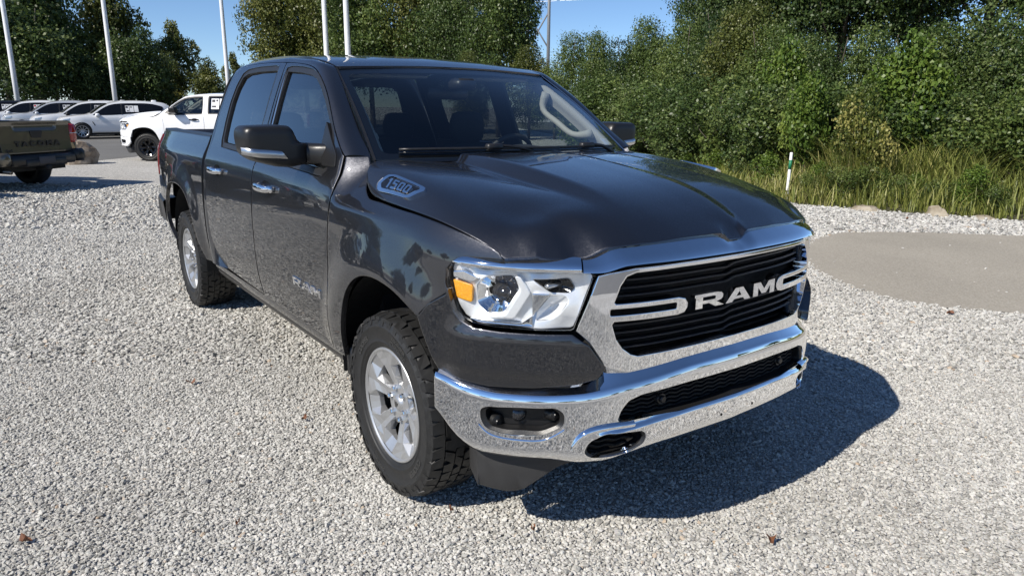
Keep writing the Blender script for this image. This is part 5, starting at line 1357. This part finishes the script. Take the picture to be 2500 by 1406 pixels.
# woods out of frame that close the horizon behind the photographer (seen mirrored in the paint)
for i in range(26):
    b = 182+i*11.6
    if b > 464: break
    if 340 < b < 350: continue
    tree(('far_c', 'far_a', 'far_b')[i % 3], b, 92+9*math.sin(i*2.1), 9.0+2*math.sin(i*1.3), 1.7, 'tree in the wood line behind the photographer, outside the picture', 'trees outside the picture')
# ------------------------------------------------------------------ long grass along the verge
def grass():
    rng = np.random.default_rng(21); Vs, Qs, Ts, k = [], [], [], 0
    edge = curve([(6,11.8),(2,11.2),(-.5,10.85),(-1.61,10.55),(-2.07,10.3),(-2.9,10.0),(-3.72,9.66),(-4.69,9.3),(-6.2,10.2),(-8.5,11.6),(-11,13.4),(-17,17.2),(-24,21.3)], 400)
    n = 27000; i = np.clip((rng.beta(1.5, 1.3, n)*399).astype(int), 0, 398); a = edge[i]+(edge[i+1]-edge[i])*rng.uniform(0, 1, n)[:, None]
    t = edge[i+1]-edge[i]; t /= np.linalg.norm(t, axis=1)[:, None]; nr = np.stack([t[:, 1], -t[:, 0]], 1); nr[nr[:, 1] < 0] *= -1
    d = rng.uniform(0, 1, n)**1.1*3.8; P = a+nr*d[:, None]
    tuft = .5+.5*np.sin(P[:, 0]*2.3+1.1*np.sin(P[:, 1]*1.7))*np.sin(P[:, 1]*2.9+.6)
    H = (.28+1.05*np.clip(d/1.4, 0, 1)*(.45+.55*tuft))*rng.uniform(.45, 1.25, n); w = rng.uniform(.006, .013, n)*(1+d*.2)
    az = rng.uniform(0, 6.28, n); lean = rng.uniform(.15, .75, n)*H
    dx = np.stack([np.cos(az), np.sin(az)], 1); sx = np.stack([-np.sin(az), np.cos(az)], 1)
    sun_bias = np.array((-.15, -.10)); rows = []
    for f in (0, .4, .75, 1.0):
        c = P+dx*(lean*f**2)[:, None]+sun_bias*(H*f*f*.3)[:, None]; z = H*(f-.22*f**3); ww = w*(1-f**1.5)*.95+.0008
        rows.append((np.column_stack([c-sx*ww[:, None], z]), np.column_stack([c+sx*ww[:, None], z])))
    V = np.stack([q for r in rows for q in r], 1).reshape(-1, 3); base = np.arange(n)*8
    Q = np.concatenate([np.stack([base+2*j, base+2*j+1, base+2*j+3, base+2*j+2], 1) for j in range(3)])
    patch = np.sin(P[:, 0]*.9+.5)*.5+.5
    T = np.clip(rng.beta(1.8, 2.3, n)*.75+.28*patch*(rng.uniform(size=n) < .55), 0, 1)
    return fast_mesh('grass', V, Q, np.repeat(T, 8), M['grass'])
gr = link('grass', grass()); prop(gr, 'tall green and straw-coloured grass along the edge of the gravel', 'grass', kind='stuff')
# ================================================================== the other vehicles
def car_side(prof, taper):
    pf = spl(*prof)
    def f(x, z):
        y = pf(z); a = np.abs(np.asarray(x)-taper[0]); return y*(1-taper[2]*np.clip((a-taper[1])/.85, 0, 1.5)**2)
    return f
def car_wheel(parent, x, y, r, rr, mat, w=.25, spokes=10, sg=-1, sw=.012):
    wh = empty('wheel'); wh.parent = parent; wh.location = (x, y, r)
    if sg > 0: wh.rotation_euler = (0, 0, math.pi)
    h = w/2
    mesh('tyre', *lathe([(rr-.01,h*.8),(rr,h*.95),(r-.06,h*1.05),(r-.015,h*.9),(r,h*.6),(r,-h*.6),(r-.015,-h*.9),(r-.06,-h*1.05),(rr,-h*.95),(rr-.01,-h*.8)], 40, 'y'), M['rubber'], wh)
    rim = mesh('rim', *lathe([(rr,-h*.90),(rr-.012,-h*.92),(rr-.025,-h*.80),(rr-.035,-h*.2)], 40, 'y'), mat, wh)
    mesh('brake_disc', *lathe([(.01,-h*.15),(rr-.03,-h*.15)], 30, 'y'), M['under'], wh)
    pieces = []
    for k in range(spokes):
        a = 2*math.pi*k/spokes; ca, sa = math.cos(a), math.sin(a)
        V, F = [], None
        pts = [(.02, sw*1.3), (rr-.02, sw*.9)]
        q = [(.03, -sw*1.6), (rr-.02, -sw), (rr-.02, sw), (.03, sw*1.6)]
        V = [(u*ca-v*sa, -h*(.62 if u < .1 else .84), u*sa+v*ca) for u, v in q]+[(u*ca-v*sa, -h*.3, u*sa+v*ca) for u, v in q]
        mesh('spoke', V, [(0,1,2,3), (0,4,5,1), (1,5,6,2), (2,6,7,3), (3,7,4,0)], mat, rim, smooth=False)
    mesh('hub_cap', *lathe([(.0005,-h*.72),(.03,-h*.70),(.05,-h*.6),(.055,-h*.3)], 20, 'y'), mat, rim)
    return wh
def suv(body_mat, label, loc, rz, dark_mirror=False, red=False, sticker=True):
    t = empty('parked_suv', loc, rz); prop(t, label, 'suv', 'suvs parked in a row on the asphalt')
    ysf = car_side(([.25,.36,.5,.8,1.0,1.1,1.3,1.6,1.76], [.90,.95,.985,1.0,.985,.95,.88,.75,.66]), (-.1, 1.45, .16))
    ax = (1.49, -1.48)
    top = curve([(2.36,.42),(2.39,.62),(2.37,.80),(2.27,.93),(1.95,1.02),(1.45,1.085),(1.10,1.125),(.75,1.34),(.32,1.58),(.0,1.675),(-.5,1.735),(-1.1,1.745),(-1.75,1.70),(-2.25,1.615),(-2.38,1.50),(-2.47,1.25),(-2.53,1.02),(-2.57,.80),(-2.55,.55),(-2.48,.40)], 70)
    def archp(xc): a = np.linspace(R(-12), R(192), 20); return [(xc+.405*math.cos(q), .375+.405*math.sin(q)) for q in a]
    bottom = [(-2.2,.34)]+archp(ax[1])[::-1]+[(-.9,.30),(.9,.30)]+archp(ax[0])[::-1]+[(2.15,.32)]
    out = np.array([tuple(p) for p in top]+bottom)
    def sm(off):
        def f(u, v): return np.stack([u, -(ysf(u, v)+off), v], -1)
        return f
    for mir in (False, True):
        panel_obj('body_side', out, sm(0), body_mat, t, step=.10, rim=.02, mirror=mir)
        side_glass = curve([(.98,1.115),(.62,1.36),(.25,1.55),(-.1,1.62),(-.9,1.645),(-1.7,1.60),(-2.05,1.50)], 24)
        lowg = curve([(-2.10,1.42),(-1.95,1.22),(-1.2,1.15),(0,1.11),(.98,1.095)], 20)
        panel_obj('side_window', np.array([tuple(p) for p in side_glass]+[tuple(p) for p in lowg]), sm(.006), M['gloss'], t, step=.12, rim=.006, mirror=mir)
        for xa, xb in ((-.20, -.26), (-1.20, -1.25)):
            panel_obj('pillar', [(xa,1.12),(xa-.05,1.62),(xb-.05,1.62),(xb,1.12)], sm(.012), M['black'] if xa > -1 else M['gloss'], t, step=.2, rim=.004, mirror=mir)
        for hx in (-.12, -1.05): panel_obj('door_handle', [(hx,.955),(hx-.20,.965),(hx-.20,.995),(hx,.985)], sm(.025), body_mat, t, step=.1, rim=.02, mirror=mir)
        panel_obj('sill_trim', [(1.05,.31),(1.05,.36),(-1.02,.36),(-1.02,.31)], sm(.012), M['silver_paint'] if dark_mirror is False else body_mat, t, step=.3, rim=.02, mirror=mir)
        panel_obj('side_vent', [(1.06,.80),(1.02,.80),(.93,.62),(.97,.62)], sm(.006), M['black'], t, step=.2, rim=.004, mirror=mir)
        sg = 1 if mir else -1
        panel_obj('headlight', [(2.22,.78),(2.20,.90),(1.92,.95),(1.98,.83)], sm(.008), M['satin'], t, step=.1, rim=.02, mirror=mir)
        mesh('side_mirror', *rbox(.72, .90, sg*.93, sg*1.14, 1.02, 1.18, .04), M['black'] if dark_mirror else body_mat, t)
        if sticker and mir:
            for x0, w_, mt in ((-.42, .16, 'paper'), (-.60, .17, 'paper'), (-.79, .18, 'paper')):
                panel_obj('window_sticker', [(x0,1.24),(x0,1.53),(x0-w_,1.53),(x0-w_,1.24)], sm(.010), M[mt], t, step=.3, rim=.001, mirror=mir)
            for x0, z0, w_, h_, mt in ((-.43,1.42,.10,.09,'redink' if red else 'ink'), (-.47,1.27,.08,.05,'ink'), (-.62,1.44,.09,.05,'ink')):
                panel_obj('sticker_print', [(x0,z0),(x0,z0+h_),(x0-w_,z0+h_),(x0-w_,z0)], sm(.013), M[mt], t, step=.3, rim=.001, mirror=mir)
    rows = []
    for k in np.linspace(-1, 1, 13): y = ysf(top[:, 0], top[:, 1])*k; cr_ = .035*(1-k*k); rows.append(np.stack([top[:, 0]+cr_*.6*np.sign(top[:, 0])*(np.abs(top[:, 0]) > 2.2), y, top[:, 1]+cr_*(np.abs(top[:, 0]) < 2.3)], 1))
    mesh('body_top', *grid(rows), body_mat, t, sharp=R(50))
    kk = (top[:, 0] < 1.06) & (top[:, 0] > .30)
    gl_ = top[kk]; rows = []
    for k in np.linspace(-1, 1, 9): rows.append(np.stack([gl_[:, 0]+.012, (ysf(gl_[:, 0], gl_[:, 1])-.07)*k, gl_[:, 1]+.035*(1-k*k)+.012], 1))
    mesh('windshield', *grid(rows), M['gloss'], t)
    mesh('roof_fin', *rbox(-1.95, -1.72, -.03, .03, 1.70, 1.80, .02), body_mat, t)
    mesh('tail_light', *rbox(-2.56, -2.36, .62, .93, .95, 1.08, .03), M['red'], t); mesh('tail_light', *rbox(-2.56, -2.36, -.93, -.62, .95, 1.08, .03), M['red'], t)
    mesh('underbody', *box(-2.4, 2.2, -.8, .8, .20, .55), M['under'], t, smooth=False)
    for x in ax:
        for sg in (-1, 1): car_wheel(t, x, sg*.86, .375, .26, M['alloy'], .27, 10, sg)
    return t
suv(M['white_paint'], 'white suv nearest the camera in the parked row, dark spoked wheel in full view', (-37.6, 3.05, .004), R(-90))
suv(M['white_paint'], 'white suv with black mirror caps and roof rails, second in the row', (-41.0, 2.15, .004), R(-90), dark_mirror=True)
suv(M['silver_paint'], 'silver white suv third in the parked row', (-44.35, 1.05, .004), R(-90))
suv(M['white_paint'], 'white suv with a red-headed window sticker, fourth in the row', (-47.4, -.10, .004), R(-90), red=True)
suv(M['black_paint'], 'black suv with white window stickers at the far left of the row', (-50.9, -1.5, .004), R(-90))
# ---- copies of the pickup in other colours
def recolour(o, swap):
    for ch in o.children_recursive:
        for sl in ch.material_slots:
            if sl.material and sl.material.name in swap:
                new = swap[sl.material.name]; sl.link = 'OBJECT'; sl.material = new
wp = copy_tree(truck)
wp.name = 'parked_pickup'
wp.location = (-21.74, 2.19, .0); wp.rotation_euler = (0, 0, R(-124))
prop(wp, 'white crew cab pickup with black wheels parked broadside behind the dark truck bed', 'pickup truck')
recolour(wp, {'granite_metallic_paint': M['white_paint'], 'alloy_silver_paint': M['gloss'], 'chrome': M['gloss'], 'satin_silver': M['gloss']})
for ch in list(wp.children):
    if ch.name.startswith(('front_bumper', 'hood_lip', 'grille_surround')): ch.material_slots[0].link = 'OBJECT'; ch.material_slots[0].material = M['white_paint']
    if ch.name.startswith(('hood_badge', 'lamp_brow')):
        for g_ in list(ch.children): bpy.data.objects.remove(g_)
        bpy.data.objects.remove(ch)
    elif ch.name.startswith('front_door'):
        for g_ in list(ch.children):
            if g_.name.startswith('badge_letter'): bpy.data.objects.remove(g_)
def sm2(off):
    def f(u, v): return np.stack([u, -(ys(u, v)+off), v], -1)
    return f
for x0, w_ in ((-1.90, .22), (-2.14, .24)):
    panel_obj('window_sticker', [(x0,1.50),(x0,1.80),(x0-w_,1.80),(x0-w_,1.50)], sm2(.004), M['paper'], wp, step=.3, rim=.001, mirror=True)
for x0, z0, w_, h_ in ((-1.92,1.70,.09,.07), (-1.92,1.55,.12,.05), (-2.04,1.72,.05,.05), (-2.17,1.55,.16,.04)):
    panel_obj('sticker_print', [(x0,z0),(x0,z0+h_),(x0-w_,z0+h_),(x0-w_,z0)], sm2(.007), M['ink'], wp, step=.3, rim=.001, mirror=True)
# dark vehicles parked along the lane to the left of the picture; they show as mirror images in the doors and cast the shadow at the left edge
for i, (loc, rz, mt, lab) in enumerate((((-16.46, -6.55, 0), R(212), 'black_paint', 'black pickup parked left of the picture beside the bronze pickup'), ((-14.86, -9.10, 0), R(212), 'blue_paint', 'dark blue pickup parked left of the picture, second beyond the bronze pickup'), ((-13.26, -11.65, 0), R(212), 'bronze_paint', 'bronze brown pickup parked left of the picture, third beyond the lettered tailgate'))):
    c = copy_tree(truck); c.name = 'parked_pickup'; c.location = loc; c.rotation_euler = (0, 0, rz); prop(c, lab, 'pickup truck', 'pickups outside the picture')
    recolour(c, {'granite_metallic_paint': M[mt]})
# ---- bronze pickup seen from behind at the left edge
tp = empty('parked_pickup', (-14.86, -2.14, 0), R(220)); prop(tp, 'bronze pickup seen from behind at the left edge with lettered tailgate', 'pickup truck')
bz_ = M['bronze_paint']
def tside(x, z): return np.interp(z, [.45,.60,.80,1.0,1.15,1.28,1.40,1.85], [.90,.935,.955,.96,.95,.915,.86,.68])
def tm(off):
    def f(u, v): return np.stack([u, -(tside(u, v)+off-.03*np.clip((-.85-u)/.3, 0, 1)**2), v], -1)
    return f
a = np.linspace(R(-10), R(190), 22); arc = [(.0+.47*math.cos(q), .42+.47*math.sin(q)) for q in a]
arc2 = [(3.35+.47*math.cos(q), .42+.47*math.sin(q)) for q in a]
bodyo = [(-1.10,.62),(-.62,.52)]+arc[::-1]+[(.6,.50),(2.75,.48)]+arc2[::-1]+[(4.05,.5),(4.22,.75),(4.18,1.05),(3.9,1.14),(2.75,1.20),(2.70,1.27),(.75,1.29),(-1.05,1.30),(-1.11,1.22)]
for mir in (False, True):
    sg = 1 if mir else -1
    panel_obj('body_side', bodyo, tm(0), bz_, tp, step=.10, rim=.03, mirror=mir)
    panel_obj('cab_side', [(.80,1.28),(.72,1.55),(.78,1.80),(1.0,1.84),(1.9,1.80),(2.72,1.24),(2.70,1.22),(.80,1.27)], tm(-.01), bz_, tp, step=.12, rim=.03, mirror=mir)
    panel_obj('side_window', [(.92,1.34),(.90,1.72),(1.05,1.77),(1.85,1.73),(2.45,1.32)], tm(0), M['gloss'], tp, step=.2, rim=.005, mirror=mir)
    tl_ = mesh('tail_light', *rbox(-1.145, -.98, sg*.775, sg*.955, .88, 1.24, .03), M['red'], tp)
    mesh('lamp_divider', *rbox(-1.150, -1.0, sg*.78, sg*.958, 1.055, 1.068, .003), M['white_plastic'], tl_)
    mesh('bumper_corner', *rbox(-1.30, -.80, sg*.70, sg*.97, .52, .76, .05), bz_ if sg > 0 else M['plastic'], tp)
    mesh('fender_flare', *tube(np.array([(.0+.49*math.cos(q), sg*.965, .42+.49*math.sin(q)) for q in np.linspace(R(-5), R(185), 18)]), .035, 6), M['plastic'], tp)
    for xw in (0., 3.35):
        car_wheel(tp, xw, sg*.84, .40, .25, M['gloss'], .27, 6, sg, .03)
rows = [np.stack([np.full(14, x), np.linspace(-.70, .70, 14), np.full(14, z)], 1) for x, z in ((.78,1.25),(.76,1.58),(.82,1.80),(1.0,1.86),(1.9,1.83),(2.75,1.22),(4.0,1.12))]
mesh('cab_roof', *grid(rows, flip=True), bz_, tp, sharp=R(40))
mesh('rear_window', *box(.745, .76, -.62, .62, 1.32, 1.72), M['gloss'], tp, smooth=False)
# tailgate with pressed upper ledge, handle and letters
gate = empty('tailgate'); gate.parent = tp
def tgm(off):
    def f(u, v):
        x = -1.13-.018*sstep(1.24, 1.29, v)+.030*sstep(1.13, 1.19, v)*(1-sstep(1.235, 1.275, v))*sstep(.50, .42, np.abs(u))-.02*sstep(.95, .75, v)-off
        return np.stack([x, -u, np.asarray(v, float)], -1)
    return f
panel_obj('gate_skin', rpoly([(-.775,.72),(.775,.72),(.775,1.31),(-.775,1.31)], .03), tgm(0), bz_, gate, step=.04, rim=.04)
panel_obj('gate_handle', rpoly([(-.135,1.10),(-.10,1.00),(.10,1.00),(.135,1.10),(.13,1.135),(-.13,1.135)], .015), tgm(.012), M['black'], gate, step=.05, rim=.02)
V, F = text_mesh('T A C O M A', .125, .004, .006)
Va = np.array(V); wid = Va[:, 0].max()-Va[:, 0].min(); sx = 1.0/wid
mesh('gate_lettering', [(-1.155-z, -x*sx, .855+y) for x, y, z in V], F, M['black'], gate, smooth=False)
V, F = text_mesh('4x4', .075, .003, .002)
mesh('drive_badge', [(-1.157-z, -(x*1.3-.63), .76+y) for x, y, z in V], F, M['black'], gate, smooth=False)
mesh('rear_bumper', *rbox(-1.30, -1.08, -.72, .72, .50, .70, .04), M['plastic'], tp)
mesh('bumper_step', *rbox(-1.33, -1.10, -.45, .45, .48, .62, .02), M['black'], tp)
mesh('number_plate_recess', *rbox(-1.335, -1.30, -.18, .18, .52, .66, .008), M['ink'], tp)
mesh('hitch', *rbox(-1.36, -1.05, -.05, .05, .40, .50, .01), M['under'], tp)
mesh('exhaust', *tube([(-.6,.62,.42),(-1.15,.66,.40)], .045, 12), M['disc'], tp)
mesh('underbody', *box(-1.0, 4.0, -.70, .70, .38, .70), M['under'], tp, smooth=False)
mesh('axle', *tube([(0,-.8,.40),(0,.8,.40)], .06, 8), M['under'], tp)
mesh('bed', *box(-1.08, .70, -.82, .82, .75, .80), M['black'], tp, smooth=False)
# second dark vehicle further left, only its shadow enters the picture
# ================================================================== flagpoles, marker, power pole, rocks, leaves
for px_b, dist, lab in ((177.85, 56, 'white flagpole at the far left behind the suv row'), (172.3, 56, 'white flagpole rising behind the roof of the nearest white suv'), (165.0, 57, 'white flagpole behind the roof of the white pickup'), (158.0, 44, 'left one of the two flagpoles close together behind the cab roof'), (156.45, 40, 'right and thicker one of the two flagpoles behind the cab roof')):
    x, y = polar(px_b, dist); p = empty('flagpole', (x, y, 0)); prop(p, lab, 'flagpole', 'white flagpoles')
    mesh('shaft', *tube([(0,0,0),(0,0,4),(0,0,9),(0,0,16)], [.15,.145,.125,.08], 16), M['pole'], p)
    mesh('base_collar', *lathe([(.30,0),(.29,.06),(.20,.10),(.16,.22),(.15,.24)], 20, 'z'), M['pole'], p)
    mesh('finial', *lathe([(.02,16.0),(.10,16.06),(.14,16.16),(.10,16.26),(.005,16.30)], 16, 'z'), M['satin'], p)
    mesh('halyard', *tube([(.16,0,1.2),(.15,0,8),(.10,0,15.8)], .008, 5), M['wire'], p)
px_, py__ = -5.22, 9.78
mk = empty('marker_post', (px_, py__, 0)); prop(mk, 'white marker post with a green band in the tall grass', 'marker post'); mk.rotation_euler = (R(-1), 0, 0)
mesh('post', *lathe([(.001,.87),(.018,.868),(.027,.858),(.028,.84),(.028,-.2)], 16, 'z'), M['white_plastic'], mk)
mesh('green_band', *lathe([(.0285,.56),(.0290,.56),(.0290,.73),(.0285,.73)], 16, 'z'), M['green_tape'], mk)
# H-frame power pole with wires
tx, ty = polar(141.4, 165); tw = empty('power_pole', (tx, ty, 0), R(100)); prop(tw, 'tall power pole with crossed braces and short arms above the trees', 'power pole')
for yy in (0, 6.2): mesh('pole', *tube([(0,yy,0),(0,yy,36)], [.42,.30], 12), M['steel'], tw)
for z0, z1 in ((14.0, 21.5), (21.5, 14.0)): mesh('cross_brace', *tube([(0,0,z0),(0,6.2,z1)], .16, 8), M['steel'], tw)
for yy, dy in ((0, -3.0), (6.2, 3.0)):
    mesh('arm', *tube([(0,yy,24.2),(0,yy+dy,25.2)], .20, 8), M['steel'], tw)
    mesh('arm_stay', *tube([(0,yy,28.5),(0,yy+dy,25.2)], .07, 6), M['steel'], tw)
    mesh('insulator', *lathe([(.03,-.9),(.13,-.85),(.05,-.7),(.13,-.55),(.05,-.4),(.13,-.25),(.03,0)], 10, 'z', (0, yy+dy, 25.1)), M['steel'], tw)
ux, uy = math.cos(R(100)), math.sin(R(100))
def world_tw(x, y, z): c, s = math.cos(R(100)), math.sin(R(100)); return np.array((tx+x*c-y*s, ty+x*s+y*c, z))
for yy, lab, zz in ((-3.0, 'lower pale power line running right from the power pole', 24.2), (9.2, 'upper pale power line running right from the power pole', 24.2), (0, 'thin top wire above the power pole', 36.0)):
    a0 = world_tw(0, yy, zz); fx, fy = polar(119, 150); b0 = np.array((fx+(yy)*.5, fy+yy*.5, zz+1.0))
    t_ = np.linspace(0, 1, 24)[:, None]; P = a0*(1-t_)+b0*t_; P[:, 2] -= 9*(t_*(1-t_))[:, 0]*.35
    prop(mesh('power_line', *tube(P, .045, 5), M['wire']), lab, 'power line', 'wires of the power pole')
def rock(name, loc, size, seed, mat, flat=.7):
    rng = np.random.default_rng(seed); n1, n2 = 14, 22; rows = []
    ph = rng.uniform(0, 6.28, 6)
    for th in np.linspace(.05, math.pi-.05, n1):
        la = np.linspace(0, 2*math.pi, n2+1)[:-1]; d = np.stack([np.sin(th)*np.cos(la), np.sin(th)*np.sin(la), np.full(n2, math.cos(th))], 1)
        k = 1+.16*np.sin(3*d[:, 0]+ph[0])+.14*np.sin(4*d[:, 1]+ph[1])+.10*np.sin(5*d[:, 2]+ph[2])+.07*np.sin(9*d[:, 0]+7*d[:, 1]+ph[3])+rng.normal(0, .025, n2)
        rows.append(d*k[:, None]*np.array(size))
    V, F = grid(rows, True, flip=True); o = mesh(name, V, F, mat, None, sharp=R(30)); o.location = loc; return o
def rock_mat(name, c0, c1):
    m, nt, b, N, L = nmat(name); tc = N.new('ShaderNodeTexCoord'); nz = N.new('ShaderNodeTexNoise'); nz.inputs['Scale'].default_value = 5; nz.inputs['Detail'].default_value = 10
    L.new(tc.outputs['Object'], nz.inputs['Vector']); cr = N.new('ShaderNodeValToRGB'); cr.color_ramp.elements[0].position = .38; cr.color_ramp.elements[1].position = .62
    cr.color_ramp.elements[0].color = (*c0, 1); cr.color_ramp.elements[1].color = (*c1, 1); L.new(nz.outputs['Fac'], cr.inputs[0]); L.new(cr.outputs[0], b.inputs['Base Color'])
    bp = N.new('ShaderNodeBump'); bp.inputs['Strength'].default_value = .6; bp.inputs['Distance'].default_value = .05; L.new(nz.outputs['Fac'], bp.inputs['Height']); L.new(bp.outputs[0], b.inputs['Normal']); setp(b, Roughness=.9); return m
M['rock'] = rock_mat('boulder_sandstone', (.16, .12, .085), (.34, .29, .23))
M['rock2'] = rock_mat('edge_rock', (.20, .165, .115), (.34, .30, .235))
prop(rock('boulder', (-20.9, -.15, .20), (.42, .52, .36), 3, M['rock']), 'rounded brown boulder beside the bronze pickup bumper', 'boulder')
for loc, sz, sd_, lab in (((-3.62, 9.62, .02), (.22,.12,.07), 5, 'flat tan rock at the grass edge nearest the marker post'), ((-2.62, 9.98, .02), (.16,.12,.12), 6, 'pointed tan rock at the grass edge, middle one of three'), ((-2.05, 10.25, .0), (.20,.11,.05), 8, 'low tan rock at the grass edge furthest right')):
    prop(rock('rock', loc, sz, sd_, M['rock2']), lab, 'rock', 'rocks along the grass edge')
# dry fallen leaves on the gravel
M['dry'] = simple('dry_leaf', (.16, .065, .030), .8, 0, var=.4, scale=60)
def dry_leaf(x, y, s, seed, lab):
    s = s*.55
    rng = np.random.default_rng(seed); n = 12; a = np.linspace(0, 2*math.pi, n+1)[:-1]
    r = s*(.55+.45*np.abs(np.cos(a*1.5+rng.uniform(0, 3))))*rng.uniform(.8, 1.15, n)
    top = [(r[i]*math.cos(a[i]), .7*r[i]*math.sin(a[i]), .018+.012*math.sin(2*a[i]+seed)+rng.uniform(0, .012)) for i in range(n)]
    V = [(0, 0, .014)]+top; F = [(0, 1+i, 1+(i+1) % n) for i in range(n)]
    V2 = V+[(p[0], p[1], p[2]-.0015) for p in V]; m_ = len(V); F2 = F+[tuple(i+m_ for i in f[::-1]) for f in F]+[(1+i, 1+i+m_, 1+(i+1) % n+m_, 1+(i+1) % n) for i in range(n)]
    o = mesh('fallen_leaf', V2, F2, M['dry'], smooth=False); o.location = (x, y, .006); o.rotation_euler = (0, 0, seed*1.3)
    prop(o, lab, 'leaf', 'dry leaves on the gravel')
dry_leaf(-1.80, -1.42, 0.060, 1, 'brown dry leaf on the gravel below the rear wheel')
dry_leaf(-0.90, -1.05, 0.045, 2, 'brown dry leaf left of the front tyre')
dry_leaf(-0.44, -2.32, 0.050, 3, 'dark brown leaf near the lower left corner')
dry_leaf(1.22, 0.04, 0.055, 4, 'brown curled leaf in front of the bumper shadow')
dry_leaf(0.13, 4.06, 0.060, 5, 'brown leaf on the gravel near the paved pad')
dry_leaf(-2.69, 9.15, 0.070, 6, 'red brown leaf on the far gravel strip')
dry_leaf(0.32, -0.87, 0.030, 7, 'small brown leaf at the edge of the tyre shadow')
dry_leaf(-0.10, -1.62, 0.025, 8, 'small tan leaf in the left foreground gravel')
dry_leaf(0.63, -0.68, 0.025, 9, 'small tan leaf below the shadow tip of the bumper')
